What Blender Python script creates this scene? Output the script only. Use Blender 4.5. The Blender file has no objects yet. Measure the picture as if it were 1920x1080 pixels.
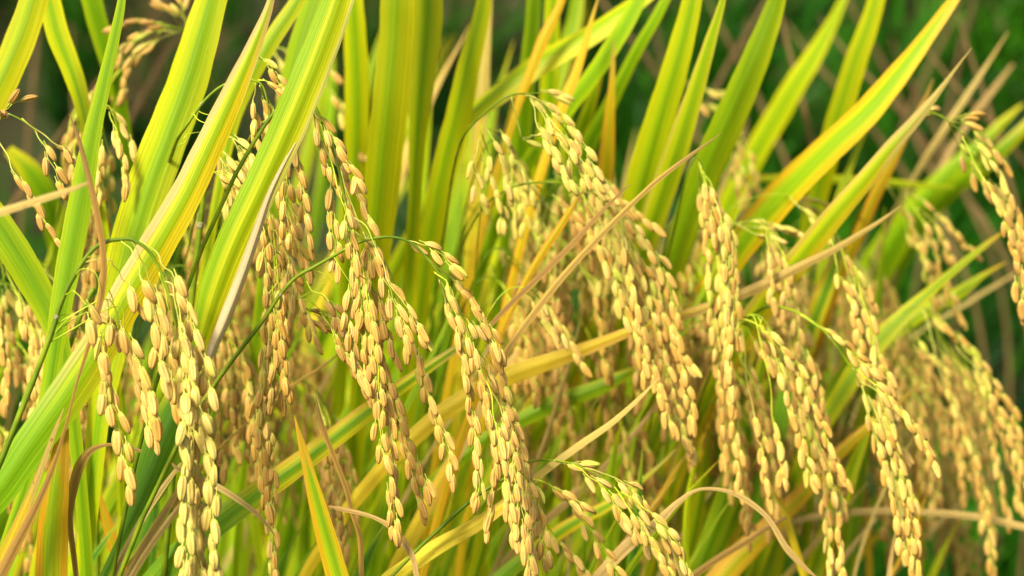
import bpy, bmesh, math, random
from mathutils import Vector, Matrix, noise
R = math.radians
random.seed(7)
SC = bpy.context.scene
COL = SC.collection

# ------------------------------------------------------------------ camera, sky, sun
F = 0.90                      # focus distance (m); depths below are multiples of it
LENS = 70.0
PITCH = R(14)
CAMZ = 1.12
cam_d = bpy.data.cameras.new('camera'); cam = bpy.data.objects.new('camera', cam_d); COL.objects.link(cam)
cam.location = (0, 0, CAMZ); cam.rotation_euler = (R(90) - PITCH, 0, 0)
cam_d.lens = LENS; cam_d.sensor_width = 36; cam_d.clip_start = 0.02; cam_d.clip_end = 400
cam_d.dof.use_dof = True; cam_d.dof.focus_distance = F; cam_d.dof.aperture_fstop = 7.0
SC.camera = cam
SUN_EL, SUN_AZ = R(48), R(218)     # azimuth clockwise from +Y
w = bpy.data.worlds.new('World'); SC.world = w; w.use_nodes = True
wn = w.node_tree; sky = wn.nodes.new('ShaderNodeTexSky'); sky.sky_type = 'NISHITA'; sky.sun_disc = False
sky.sun_elevation = SUN_EL; sky.sun_rotation = SUN_AZ; sky.dust_density = 5.0; sky.air_density = 1.0
bg = wn.nodes['Background']; bg.inputs['Strength'].default_value = 0.10
wn.links.new(sky.outputs[0], bg.inputs[0])
sd = bpy.data.lights.new('sun', 'SUN'); sd.energy = 3.6; sd.angle = R(15); sd.color = (1.0, 0.94, 0.84)
so = bpy.data.objects.new('sun', sd); COL.objects.link(so); so.location = (0, 0, 5)
sv = Vector((math.sin(SUN_AZ) * math.cos(SUN_EL), math.cos(SUN_AZ) * math.cos(SUN_EL), math.sin(SUN_EL)))
so.rotation_euler = sv.to_track_quat('Z', 'Y').to_euler()
SC.view_settings.view_transform = 'Standard'; SC.view_settings.look = 'None'
SC.view_settings.exposure = 0.82; SC.view_settings.gamma = 1.0
SC.cycles.max_bounces = 10; SC.cycles.transmission_bounces = 6; SC.cycles.diffuse_bounces = 5

# ------------------------------------------------------------------ helpers
CF = Vector((0, math.cos(PITCH), -math.sin(PITCH)))
CU = Vector((0, math.sin(PITCH), math.cos(PITCH)))
CR = Vector((1, 0, 0))
CO = Vector((0, 0, CAMZ))
KS = 1.55                     # stretches the depth behind the focus plane
def kk(k): return 1 + (k - 1) * KS if k > 1 else k
def mpp(k): return F * kk(k) * 36 / LENS / 1920
def at(px, py, k):
    s = mpp(k)
    return CO + CF * (F * kk(k)) + CR * ((px - 960) * s) + CU * ((540 - py) * s)

def crom(P, n):
    """Catmull-Rom through the tuples of P, n samples per span"""
    out = []
    Q = [tuple(2 * a - b for a, b in zip(P[0], P[1]))] + list(P) + [tuple(2 * a - b for a, b in zip(P[-1], P[-2]))]
    for i in range(1, len(Q) - 2):
        p0, p1, p2, p3 = Q[i - 1], Q[i], Q[i + 1], Q[i + 2]
        for j in range(n):
            t = j / n
            out.append(tuple(0.5 * (2 * b + (c - a) * t + (2 * a - 5 * b + 4 * c - d) * t * t + (3 * b - a - 3 * c + d) * t ** 3)
                             for a, b, c, d in zip(p0, p1, p2, p3)))
    out.append(tuple(P[-1]))
    return out

def tag(o, label=None, cat=None, group=None, kind=None):
    if label: o['label'] = label
    if cat: o['category'] = cat
    if group: o['group'] = group
    if kind: o['kind'] = kind
    return o
def link(name, me, mat, parent=None, loc=None):
    o = bpy.data.objects.new(name, me); COL.objects.link(o)
    if mat is not None and not me.materials:
        for m in (mat if isinstance(mat, (list, tuple)) else [mat]): me.materials.append(m)
    if loc is not None: o.location = loc
    if parent: o.parent = parent
    return o
class MB:
    def __init__(s): s.v = []; s.f = []; s.uv = []; s.m = []
    def tube(s, pts, rads, n=6, mi=0):
        b = len(s.v); N = len(pts)
        up = None
        for i, p in enumerate(pts):
            t = (pts[min(i + 1, N - 1)] - pts[max(i - 1, 0)])
            if t.length < 1e-9: t = Vector((0, 0, 1))
            t.normalize()
            if up is None: up = Vector((1, 0, 0)) if abs(t.x) < .9 else Vector((0, 1, 0))
            a = (up - t * up.dot(t)).normalized(); up = a; c = t.cross(a)
            for j in range(n):
                th = 2 * math.pi * j / n
                s.v.append(p + (a * math.cos(th) + c * math.sin(th)) * rads[i])
        for i in range(N - 1):
            for j in range(n):
                k = (j + 1) % n
                s.f.append((b + i * n + j, b + i * n + k, b + (i + 1) * n + k, b + (i + 1) * n + j))
                s.uv.append(((j / n, i / N), ((j + 1) / n, i / N), ((j + 1) / n, (i + 1) / N), (j / n, (i + 1) / N))); s.m.append(mi)
        s.f.append(tuple(b + (N - 1) * n + j for j in range(n))); s.uv.append(((.5, 1),) * n); s.m.append(mi)
        s.f.append(tuple(b + n - 1 - j for j in range(n))); s.uv.append(((.5, 0),) * n); s.m.append(mi)
    def mesh(s, name, smooth=True):
        me = bpy.data.meshes.new(name); me.from_pydata([tuple(v) for v in s.v], [], s.f)
        uv = me.uv_layers.new(name='UVMap')
        flat = [c for q in s.uv for p in q for c in p]
        uv.data.foreach_set('uv', flat)
        if any(s.m): me.polygons.foreach_set('material_index', s.m)
        if smooth: me.polygons.foreach_set('use_smooth', [True] * len(me.polygons))
        me.update(); return me

# ------------------------------------------------------------------ materials
def newmat(name):
    m = bpy.data.materials.new(name); m.use_nodes = True; nt = m.node_tree; nt.nodes.clear()
    return m, nt, nt.nodes, nt.links
def mth(N, L, op, a, b=None, c=None):
    n = N.new('ShaderNodeMath'); n.operation = op
    for i, x in enumerate((a, b, c)):
        if x is None: continue
        if isinstance(x, (int, float)): n.inputs[i].default_value = x
        else: L.new(x, n.inputs[i])
    return n.outputs[0]
def mixc(N, L, f, a, b, mode='MIX'):
    n = N.new('ShaderNodeMix'); n.data_type = 'RGBA'; n.blend_type = mode; n.clamp_factor = True
    for s, x in ((n.inputs[0], f), (n.inputs[6], a), (n.inputs[7], b)):
        if isinstance(x, (int, float)): s.default_value = x
        elif isinstance(x, tuple): s.default_value = (*x, 1) if len(x) == 3 else x
        else: L.new(x, s)
    return n.outputs[2]
def sstep(N, L, x, a, b):
    n = N.new('ShaderNodeMapRange'); n.interpolation_type = 'SMOOTHSTEP'; n.inputs[1].default_value = a; n.inputs[2].default_value = b
    L.new(x, n.inputs[0]); return n.outputs[0]

def leaf_mat(name, centre, mid, edge, tip, trans=0.5, tip0=0.80, edge0=0.45, edge1=1.0, rough=0.42, spots=0.25, base=None, vein=1.0, left=None, right=None, lw=.30, rw=.30):
    m, nt, N, L = newmat(name)
    out = N.new('ShaderNodeOutputMaterial')
    uv = N.new('ShaderNodeUVMap'); sp = N.new('ShaderNodeSeparateXYZ'); L.new(uv.outputs[0], sp.inputs[0])
    u, v = sp.outputs[0], sp.outputs[1]
    oi = N.new('ShaderNodeObjectInfo'); rnd = oi.outputs['Random']
    # long streaks that run with the blade: noise over (u * many, v * few)
    cm = N.new('ShaderNodeCombineXYZ'); L.new(mth(N, L, 'MULTIPLY', u, 6.0), cm.inputs[0]); L.new(mth(N, L, 'MULTIPLY', v, 3.0), cm.inputs[1])
    L.new(mth(N, L, 'MULTIPLY', rnd, 57.0), cm.inputs[2])
    st = N.new('ShaderNodeTexNoise'); st.inputs['Scale'].default_value = 1.0; st.inputs['Detail'].default_value = 5; st.inputs['Roughness'].default_value = .6
    L.new(cm.outputs[0], st.inputs['Vector'])
    cm2 = N.new('ShaderNodeCombineXYZ'); L.new(mth(N, L, 'MULTIPLY', u, 42.0), cm2.inputs[0]); L.new(mth(N, L, 'MULTIPLY', v, 2.0), cm2.inputs[1]); L.new(mth(N, L, 'MULTIPLY', rnd, 31.0), cm2.inputs[2])
    fine = N.new('ShaderNodeTexNoise'); fine.inputs['Scale'].default_value = 1.0; fine.inputs['Detail'].default_value = 2
    L.new(cm2.outputs[0], fine.inputs['Vector'])
    # distance from the midrib, pushed about by the streak noise and by a shift of its own per leaf
    sh = mth(N, L, 'MULTIPLY', mth(N, L, 'SUBTRACT', rnd, 0.5), 0.18)
    c = mth(N, L, 'ABSOLUTE', mth(N, L, 'SUBTRACT', mth(N, L, 'ADD', u, sh), 0.5))
    e = mth(N, L, 'ADD', mth(N, L, 'MULTIPLY', c, 2.0), mth(N, L, 'MULTIPLY', mth(N, L, 'SUBTRACT', st.outputs[0], 0.5), 0.6))
    col = mixc(N, L, sstep(N, L, e, 0.05, edge0 + .1), centre, mid)
    col = mixc(N, L, sstep(N, L, e, edge0, edge1), col, edge)
    us = mth(N, L, 'ADD', u, mth(N, L, 'MULTIPLY', mth(N, L, 'SUBTRACT', st.outputs[0], 0.5), 0.22))
    if left: col = mixc(N, L, sstep(N, L, us, 1 - lw - .06, 1 - lw + .10), col, left)
    if right: col = mixc(N, L, sstep(N, L, us, rw + .06, rw - .10), col, right)
    # the tip dries first; the dry front runs ragged along the veins
    tv = mth(N, L, 'ADD', v, mth(N, L, 'MULTIPLY', mth(N, L, 'SUBTRACT', e, 0.5), 0.14))
    col = mixc(N, L, sstep(N, L, tv, tip0, tip0 + .16), col, tip)
    if base: col = mixc(N, L, sstep(N, L, v, 0.42, 0.12), col, base)
    # parallel veins
    col = mixc(N, L, mth(N, L, 'MULTIPLY', sstep(N, L, fine.outputs[0], .46, .60), 0.42 * vein), col, (centre[0] * .55, centre[1] * .62, centre[2] * .6), 'MIX')
    col = mixc(N, L, mth(N, L, 'MULTIPLY', sstep(N, L, fine.outputs[0], .50, .34), 0.22 * vein), col, (min(1, mid[0] * 1.5), min(1, mid[1] * 1.4), mid[2] * 1.5 + .02))
    rib = sstep(N, L, mth(N, L, 'ABSOLUTE', mth(N, L, 'SUBTRACT', u, 0.5)), 0.028, 0.012)
    col = mixc(N, L, mth(N, L, 'MULTIPLY', rib, 0.5), col, (centre[0] * .7, centre[1] * .85, centre[2]))
    # rusty flecks
    tc = N.new('ShaderNodeTexCoord'); sn = N.new('ShaderNodeTexNoise'); sn.inputs['Scale'].default_value = 330; sn.inputs['Detail'].default_value = 3
    L.new(tc.outputs['Object'], sn.inputs['Vector'])
    col = mixc(N, L, mth(N, L, 'MULTIPLY', sstep(N, L, sn.outputs[0], .69, .76), spots), col, (.30, .13, .02))
    hs = N.new('ShaderNodeHueSaturation'); L.new(col, hs.inputs['Color'])
    L.new(mth(N, L, 'ADD', 0.493, mth(N, L, 'MULTIPLY', rnd, 0.018)), hs.inputs['Hue'])
    r2 = mth(N, L, 'FRACT', mth(N, L, 'MULTIPLY', rnd, 7.31)); L.new(mth(N, L, 'ADD', 0.84, mth(N, L, 'MULTIPLY', r2, 0.28)), hs.inputs['Value'])
    col = hs.outputs[0]
    p = N.new('ShaderNodeBsdfPrincipled'); L.new(col, p.inputs['Base Color']); p.inputs['Roughness'].default_value = rough
    p.inputs['Specular IOR Level'].default_value = 0.22
    bp = N.new('ShaderNodeBump'); bp.inputs['Strength'].default_value = 0.35 * vein; bp.inputs['Distance'].default_value = 0.0004
    L.new(fine.outputs[0], bp.inputs['Height']); L.new(bp.outputs[0], p.inputs['Normal'])
    t = N.new('ShaderNodeBsdfTranslucent'); L.new(mixc(N, L, 1.0, col, (1.0, 0.98, 0.55), 'MULTIPLY'), t.inputs[0])
    mx = N.new('ShaderNodeMixShader'); mx.inputs[0].default_value = trans; L.new(p.outputs[0], mx.inputs[1]); L.new(t.outputs[0], mx.inputs[2])
    L.new(mx.outputs[0], out.inputs[0]); return m

GC, YG, YE, OR_, TAN, BRN = (.19, .42, .006), (.44, .60, .008), (.80, .68, .012), (.86, .44, .018), (.66, .45, .11), (.30, .17, .06)
LM = {
 'G': leaf_mat('green_leaf', (.26, .47, .004), (.38, .56, .005), (.56, .66, .006), YE, edge0=.5),
 'Y': leaf_mat('yellow_green_leaf', (.32, .52, .004), (.56, .64, .004), (.78, .72, .005), OR_, edge0=.35),
 'O': leaf_mat('orange_edged_leaf', (.22, .46, .005), (.82, .70, .008), (.90, .48, .03), TAN, edge0=.55, edge1=1.05, base=(.22, .42, .01)),
 'P': leaf_mat('parchment_edged_leaf', (.36, .54, .005), (.68, .68, .006), (.86, .64, .10), TAN, edge0=.68, edge1=1.05),
 'R': leaf_mat('orange_leaf', (.62, .52, .01), (.84, .48, .015), (.84, .36, .02), (.55, .27, .05), edge0=.3, spots=.5),
 'D': leaf_mat('dry_leaf', (.52, .34, .085), (.62, .43, .12), (.68, .48, .15), (.50, .31, .08), trans=.2, rough=.6, spots=.7, vein=1.3),
 'B': leaf_mat('brown_leaf', (.28, .165, .030), (.38, .22, .035), (.50, .29, .04), (.26, .16, .04), trans=.2, rough=.55, spots=.5, vein=1.3),
 'M': leaf_mat('half_dried_leaf', (.72, .54, .015), (.76, .48, .03), (.70, .45, .08), (.60, .42, .11), trans=.3, tip0=.42, rough=.5, spots=.6, base=(.75, .58, .015)),
 'K': leaf_mat('deep_green_leaf', (.07, .20, .006), (.11, .28, .008), (.22, .38, .01), (.5, .5, .02), trans=.35),
}
LM['Q'] = leaf_mat('orange_and_parchment_leaf', (.42, .58, .006), (.80, .70, .008), (.90, .58, .02), (.80, .52, .20), base=(.24, .48, .006), left=(.86, .58, .22), right=(.92, .62, .012), lw=.26, rw=.34, tip0=.7)
LM['S'] = leaf_mat('yellow_leaf_with_green_left', (.52, .62, .006), (.78, .72, .008), (.84, .74, .03), TAN, tip0=.9, left=(.36, .56, .006), right=(.86, .70, .22), lw=.34, rw=.12)
LM['U'] = leaf_mat('yellow_leaf_with_tan_sides', (.38, .56, .005), (.74, .70, .006), (.86, .62, .04), (.66, .46, .14), left=(.84, .60, .10), right=(.86, .60, .02), lw=.2, rw=.22, tip0=.66)
LM['W'] = leaf_mat('bleached_margin', (.66, .50, .24), (.72, .56, .29), (.60, .43, .18), (.60, .43, .18), trans=.2, rough=.6, spots=.4, tip0=2)
LM['T'] = leaf_mat('green_leaf_with_orange_sides', (.34, .54, .006), (.60, .62, .006), (.90, .50, .015), (.88, .46, .03), left=(.90, .46, .012), right=(.90, .52, .012), lw=.24, rw=.2, tip0=.6)
def simple_mat(name, a, b, scale, rough=.5, trans=0.0, rnd=0.2):
    m, nt, N, L = newmat(name); out = N.new('ShaderNodeOutputMaterial')
    tc = N.new('ShaderNodeTexCoord'); n = N.new('ShaderNodeTexNoise'); n.inputs['Scale'].default_value = scale; n.inputs['Detail'].default_value = 5
    L.new(tc.outputs['Object'], n.inputs['Vector'])
    col = mixc(N, L, sstep(N, L, n.outputs[0], .35, .65), a, b)
    oi = N.new('ShaderNodeObjectInfo'); hs = N.new('ShaderNodeHueSaturation'); L.new(col, hs.inputs['Color'])
    L.new(mth(N, L, 'ADD', 1 - rnd / 2, mth(N, L, 'MULTIPLY', oi.outputs['Random'], rnd)), hs.inputs['Value'])
    p = N.new('ShaderNodeBsdfPrincipled'); L.new(hs.outputs[0], p.inputs['Base Color']); p.inputs['Roughness'].default_value = rough
    p.inputs['Specular IOR Level'].default_value = 0.15
    if trans:
        t = N.new('ShaderNodeBsdfTranslucent'); L.new(hs.outputs[0], t.inputs[0]); mx = N.new('ShaderNodeMixShader'); mx.inputs[0].default_value = trans
        L.new(p.outputs[0], mx.inputs[1]); L.new(t.outputs[0], mx.inputs[2]); L.new(mx.outputs[0], out.inputs[0])
    else: L.new(p.outputs[0], out.inputs[0])
    return m
M_CULM = simple_mat('green_stem', (.10, .17, .005), (.22, .30, .008), 60)
M_TWIG = simple_mat('green_branch', (.34, .46, .012), (.56, .60, .04), 90)
M_TWIGY = simple_mat('yellow_branch', (.58, .50, .10), (.40, .46, .05), 90)
M_NODE = simple_mat('pale_node', (.36, .34, .16), (.16, .16, .05), 600)

def grain_mat(name, a, b, tipc, green, gmix):
    m, nt, N, L = newmat(name); out = N.new('ShaderNodeOutputMaterial')
    uv = N.new('ShaderNodeUVMap'); sp = N.new('ShaderNodeSeparateXYZ'); L.new(uv.outputs[0], sp.inputs[0]); u, v = sp.outputs[0], sp.outputs[1]
    oi = N.new('ShaderNodeObjectInfo'); rnd = oi.outputs['Random']
    tc = N.new('ShaderNodeTexCoord'); n = N.new('ShaderNodeTexNoise'); n.inputs['Scale'].default_value = 260; n.inputs['Detail'].default_value = 4
    ad = N.new('ShaderNodeVectorMath'); ad.operation = 'ADD'; L.new(tc.outputs['Object'], ad.inputs[0])
    cb = N.new('ShaderNodeCombineXYZ'); L.new(mth(N, L, 'MULTIPLY', rnd, 3.0), cb.inputs[0]); L.new(cb.outputs[0], ad.inputs[1]); L.new(ad.outputs[0], n.inputs['Vector'])
    r3 = mth(N, L, 'FRACT', mth(N, L, 'MULTIPLY', rnd, 13.7)); r4 = mth(N, L, 'FRACT', mth(N, L, 'MULTIPLY', rnd, 91.3))
    col = mixc(N, L, mth(N, L, 'ADD', mth(N, L, 'MULTIPLY', r3, .7), mth(N, L, 'MULTIPLY', n.outputs[0], .4)), a, b)
    # hull ridges: paler crests along the grain
    rg = mth(N, L, 'COSINE', mth(N, L, 'MULTIPLY', u, math.pi * 2 * 6))
    col = mixc(N, L, mth(N, L, 'MULTIPLY', sstep(N, L, rg, -.2, -1.0), .35), col, (a[0] * .62, a[1] * .52, a[2] * .40))
    col = mixc(N, L, mth(N, L, 'MULTIPLY', sstep(N, L, mth(N, L, 'ADD', v, mth(N, L, 'MULTIPLY', n.outputs[0], .2)), .92, 1.08), .8), col, tipc)
    col = mixc(N, L, mth(N, L, 'MULTIPLY', sstep(N, L, v, .30, .02), .45), col, green)
    col = mixc(N, L, mth(N, L, 'MULTIPLY', sstep(N, L, r4, 1.0 - gmix, 1.02), .75), col, green)
    n2 = N.new('ShaderNodeTexNoise'); n2.inputs['Scale'].default_value = 900; n2.inputs['Detail'].default_value = 3; L.new(ad.outputs[0], n2.inputs['Vector'])
    col = mixc(N, L, mth(N, L, 'MULTIPLY', sstep(N, L, n2.outputs[0], .62, .74), .35), col, (.33, .17, .05))
    p = N.new('ShaderNodeBsdfPrincipled'); L.new(col, p.inputs['Base Color']); p.inputs['Roughness'].default_value = .45
    p.inputs['Specular IOR Level'].default_value = .25
    p.inputs['Subsurface Weight'].default_value = 0.12; p.inputs['Subsurface Radius'].default_value = (.002, .0012, .0004); p.inputs['Subsurface Scale'].default_value = .6
    bp = N.new('ShaderNodeBump'); bp.inputs['Strength'].default_value = .4; bp.inputs['Distance'].default_value = .0003
    L.new(mth(N, L, 'ADD', rg, n2.outputs[0]), bp.inputs['Height']); L.new(bp.outputs[0], p.inputs['Normal'])
    L.new(p.outputs[0], out.inputs[0]); return m
GM = {
 'gold': grain_mat('golden_grain', (.54, .300, .045), (.72, .450, .105), (.33, .15, .03), (.56, .50, .06), .10),
 'pale': grain_mat('pale_grain', (.62, .385, .070), (.76, .52, .14), (.42, .22, .06), (.56, .58, .07), .22),
 'tan': grain_mat('tan_grain', (.40, .215, .038), (.58, .345, .080), (.24, .11, .03), (.50, .42, .06), .06),
 'lime': grain_mat('greenish_grain', (.62, .50, .075), (.76, .56, .13), (.38, .24, .05), (.42, .50, .04), .35),
}

# ------------------------------------------------------------------ grain meshes (one hull with two glumes and its short stalk)
def grain_mesh(seed, gm, L_=.0093, W=.0038, T=.0029):
    rr = random.Random(seed); mb = MB(); n, m = 24, 13
    L_ *= rr.uniform(.94, 1.06); W *= rr.uniform(.93, 1.07); bend = rr.uniform(-.0005, .0005); z0 = .0012
    for i in range(m + 1):
        t = i / m
        r = (math.sin(math.pi * min(1, t ** .90)) ** .50) if 0 < t < 1 else 0.0
        r *= (1 - .16 * t); 
        if i == m: r = .03
        if i == 0: r = .16
        for j in range(n):
            th = 2 * math.pi * j / n
            rib = 1 + .045 * math.cos(6 * th)
            x = math.cos(th) * W / 2 * r * rib; y = math.sin(th) * T / 2 * r * rib
            y += bend * math.sin(math.pi * t) * 2
            mb.v.append(Vector((x, y, z0 + t * L_)))
    for i in range(m):
        for j in range(n):
            k = (j + 1) % n
            mb.f.append((i * n + j, i * n + k, (i + 1) * n + k, (i + 1) * n + j))
            mb.uv.append(((j / n, i / m), ((j + 1) / n, i / m), ((j + 1) / n, (i + 1) / m), (j / n, (i + 1) / m))); mb.m.append(0)
    mb.f.append(tuple(m * n + j for j in range(n))); mb.uv.append(((.5, 1),) * n); mb.m.append(0)
    # stalk and the two small glumes
    mb.tube([Vector((0, 0, -.0022)), Vector((0, 0, -.0006)), Vector((0, 0, .0010)), Vector((0, 0, .0016))], [.00022, .00024, .00042, .0005], 6, 1)
    for sx in (-1, 1):
        mb.tube([Vector((sx * .0003, 0, .0008)), Vector((sx * .0010, 0, .0018)), Vector((sx * .00135, 0, .0031)), Vector((sx * .00140, 0, .0042))], [.00022, .00040, .00030, .00006], 5, 1)
    me = mb.mesh('grain'); me.materials.append(gm); me.materials.append(M_TWIGY); return me
GR = {k: [grain_mesh(i, m) for i in range(4)] for k, m in GM.items()}

# ------------------------------------------------------------------ builders
GROUND_Z = 0.0
def to_ground(p, d, step=.035):
    """points that carry on from p along d, bend to the vertical and reach the ground"""
    out = []; d = d.normalized(); p = p.copy()
    tgt = Vector((-.10, .04, -1)).normalized()
    for _ in range(80):
        d = (d * .80 + tgt * .20).normalized(); p = p + d * step; out.append(p.copy())
        if p.z <= GROUND_Z - .01: break
    return out

def leaf(label, mat, k, pts, tilt=0, ext=True, k1=None, group=None, parent=None, name='rice_leaf', top=True, fold=.22, wave=.0, cat='leaf', widen=1.0):
    rr = random.Random(hash((pts[0][0], pts[0][1], len(pts))) & 0xffff)
    k1 = k if k1 is None else k1
    P = list(pts)
    tip = P[0]
    if top and (tip[1] < 0 or tip[0] > 1920):       # the blade goes on past the frame
        a, b = P[0], P[1]; d = Vector((a[0] - b[0], a[1] - b[1])).normalized(); w0 = a[2]
        ln = 120 + w0 * 9
        P = [(a[0] + d.x * ln + 40, a[1] + d.y * ln, 1.5), (a[0] + d.x * ln * .6 + 15, a[1] + d.y * ln * .6, w0 * .6), (a[0] + d.x * ln * .3 + 3, a[1] + d.y * ln * .3, w0 * .88)] + P
    S = crom(P, 7); n0 = len(S)
    W3 = []; Wd = []
    for i, (x, y, wd) in enumerate(S):
        f = i / (n0 - 1); kq = k + (k1 - k) * f ** 3
        W3.append(at(x, y, kq)); Wd.append(max(wd, 1.0) * mpp(kq) * widen * (.82 if mat in ('D', 'B') else 1))
    if ext:
        d = W3[-1] - W3[-3]
        if d.length < 1e-6: d = Vector((0, 0, -1))
        E = to_ground(W3[-1], d); w0 = Wd[-1]
        for i, p in enumerate(E):
            W3.append(p); Wd.append(max(.0042, w0 + (.0042 - w0) * min(1, (i + 1) / 5)))
    N = len(W3); o = W3[-1].copy(); NA = 8
    mb = MB(); tl = R(tilt + rr.uniform(-10, 10)); ph = rr.uniform(0, 6.3)
    s = 0; tot = sum((W3[i + 1] - W3[i]).length for i in range(N - 1)); acc = 0; trc = sum((W3[i + 1] - W3[i]).length for i in range(n0 - 1))
    for i, p in enumerate(W3):
        t = (W3[min(i + 1, N - 1)] - W3[max(i - 1, 0)]).normalized()
        view = (CO - p).normalized()
        side = t.cross(view)
        side = side.normalized() if side.length > 1e-5 else Vector((1, 0, 0))
        nrm = side.cross(t).normalized()
        a = tl + .18 * math.sin(acc * 9 + ph)
        sd_ = side * math.cos(a) + nrm * math.sin(a); nn = nrm * math.cos(a) - side * math.sin(a)
        hw = Wd[i] / 2 / max(.45, math.cos(a))
        v = 1 - acc / trc
        for j in range(NA + 1):
            q = j / NA * 2 - 1
            rip = .05 * hw * math.sin(acc * 90 + ph + q * 3) * q * q * (1 + wave * 6)
            z = -abs(q) ** 1.2 * hw * fold + rip + (.10 * hw if abs(q) < .01 else 0)
            er = 1 + .015 * math.sin(acc * 300 + j + ph)
            mb.v.append(p - o + sd_ * (q * hw * er) + nn * z)
        if i:
            b = (i - 1) * (NA + 1); c = i * (NA + 1)
            v0 = mb_v0
            for j in range(NA):
                mb.f.append((b + j, b + j + 1, c + j + 1, c + j)); mb.m.append(0)
                mb.uv.append(((j / NA, v0), ((j + 1) / NA, v0), ((j + 1) / NA, v), (j / NA, v)))
        mb_v0 = v
        if i < N - 1: acc += (W3[i + 1] - W3[i]).length
    me = mb.mesh(name)
    ob = link(name, me, LM[mat] if isinstance(mat, str) else mat, parent, o if parent is None else o - parent.location)
    if parent is None: tag(ob, label, cat, group)
    return ob

def culm(label, k, pts, w=8, mat=None, group=None, k1=None, name='rice_culm'):
    S = crom([(*p, 0.0) for p in pts], 6); n = len(S)
    k1 = k if k1 is None else k1
    P = [at(x, y, k + (k1 - k) * i / (n - 1)) for i, (x, y, _) in enumerate(S)]
    P += to_ground(P[-1], P[-1] - P[-2]); o = P[-1].copy(); r0 = w * mpp(k) / 2
    rt = Vector(o); t = bpy.data.objects.new(name, None); COL.objects.link(t); t.location = rt; tag(t, label, 'stem', group)
    mb = MB(); mb.tube([p - o for p in P], [r0 * (.75 + .25 * min(1, i / 12)) for i in range(len(P))], 10)
    link('stalk', mb.mesh('stalk'), mat or M_CULM, t)
    i = max(2, n // 3); mb = MB(); d = (P[i + 1] - P[i - 1]).normalized()
    mb.tube([P[i] - o - d * r0 * 1.1, P[i] - o - d * r0 * .5, P[i] - o + d * r0 * .4, P[i] - o + d * r0 * 1.1], [r0 * .9, r0 * 1.18, r0 * 1.12, r0 * .9], 10)
    link('node', mb.mesh('node'), M_NODE, t)
    return t

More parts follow.
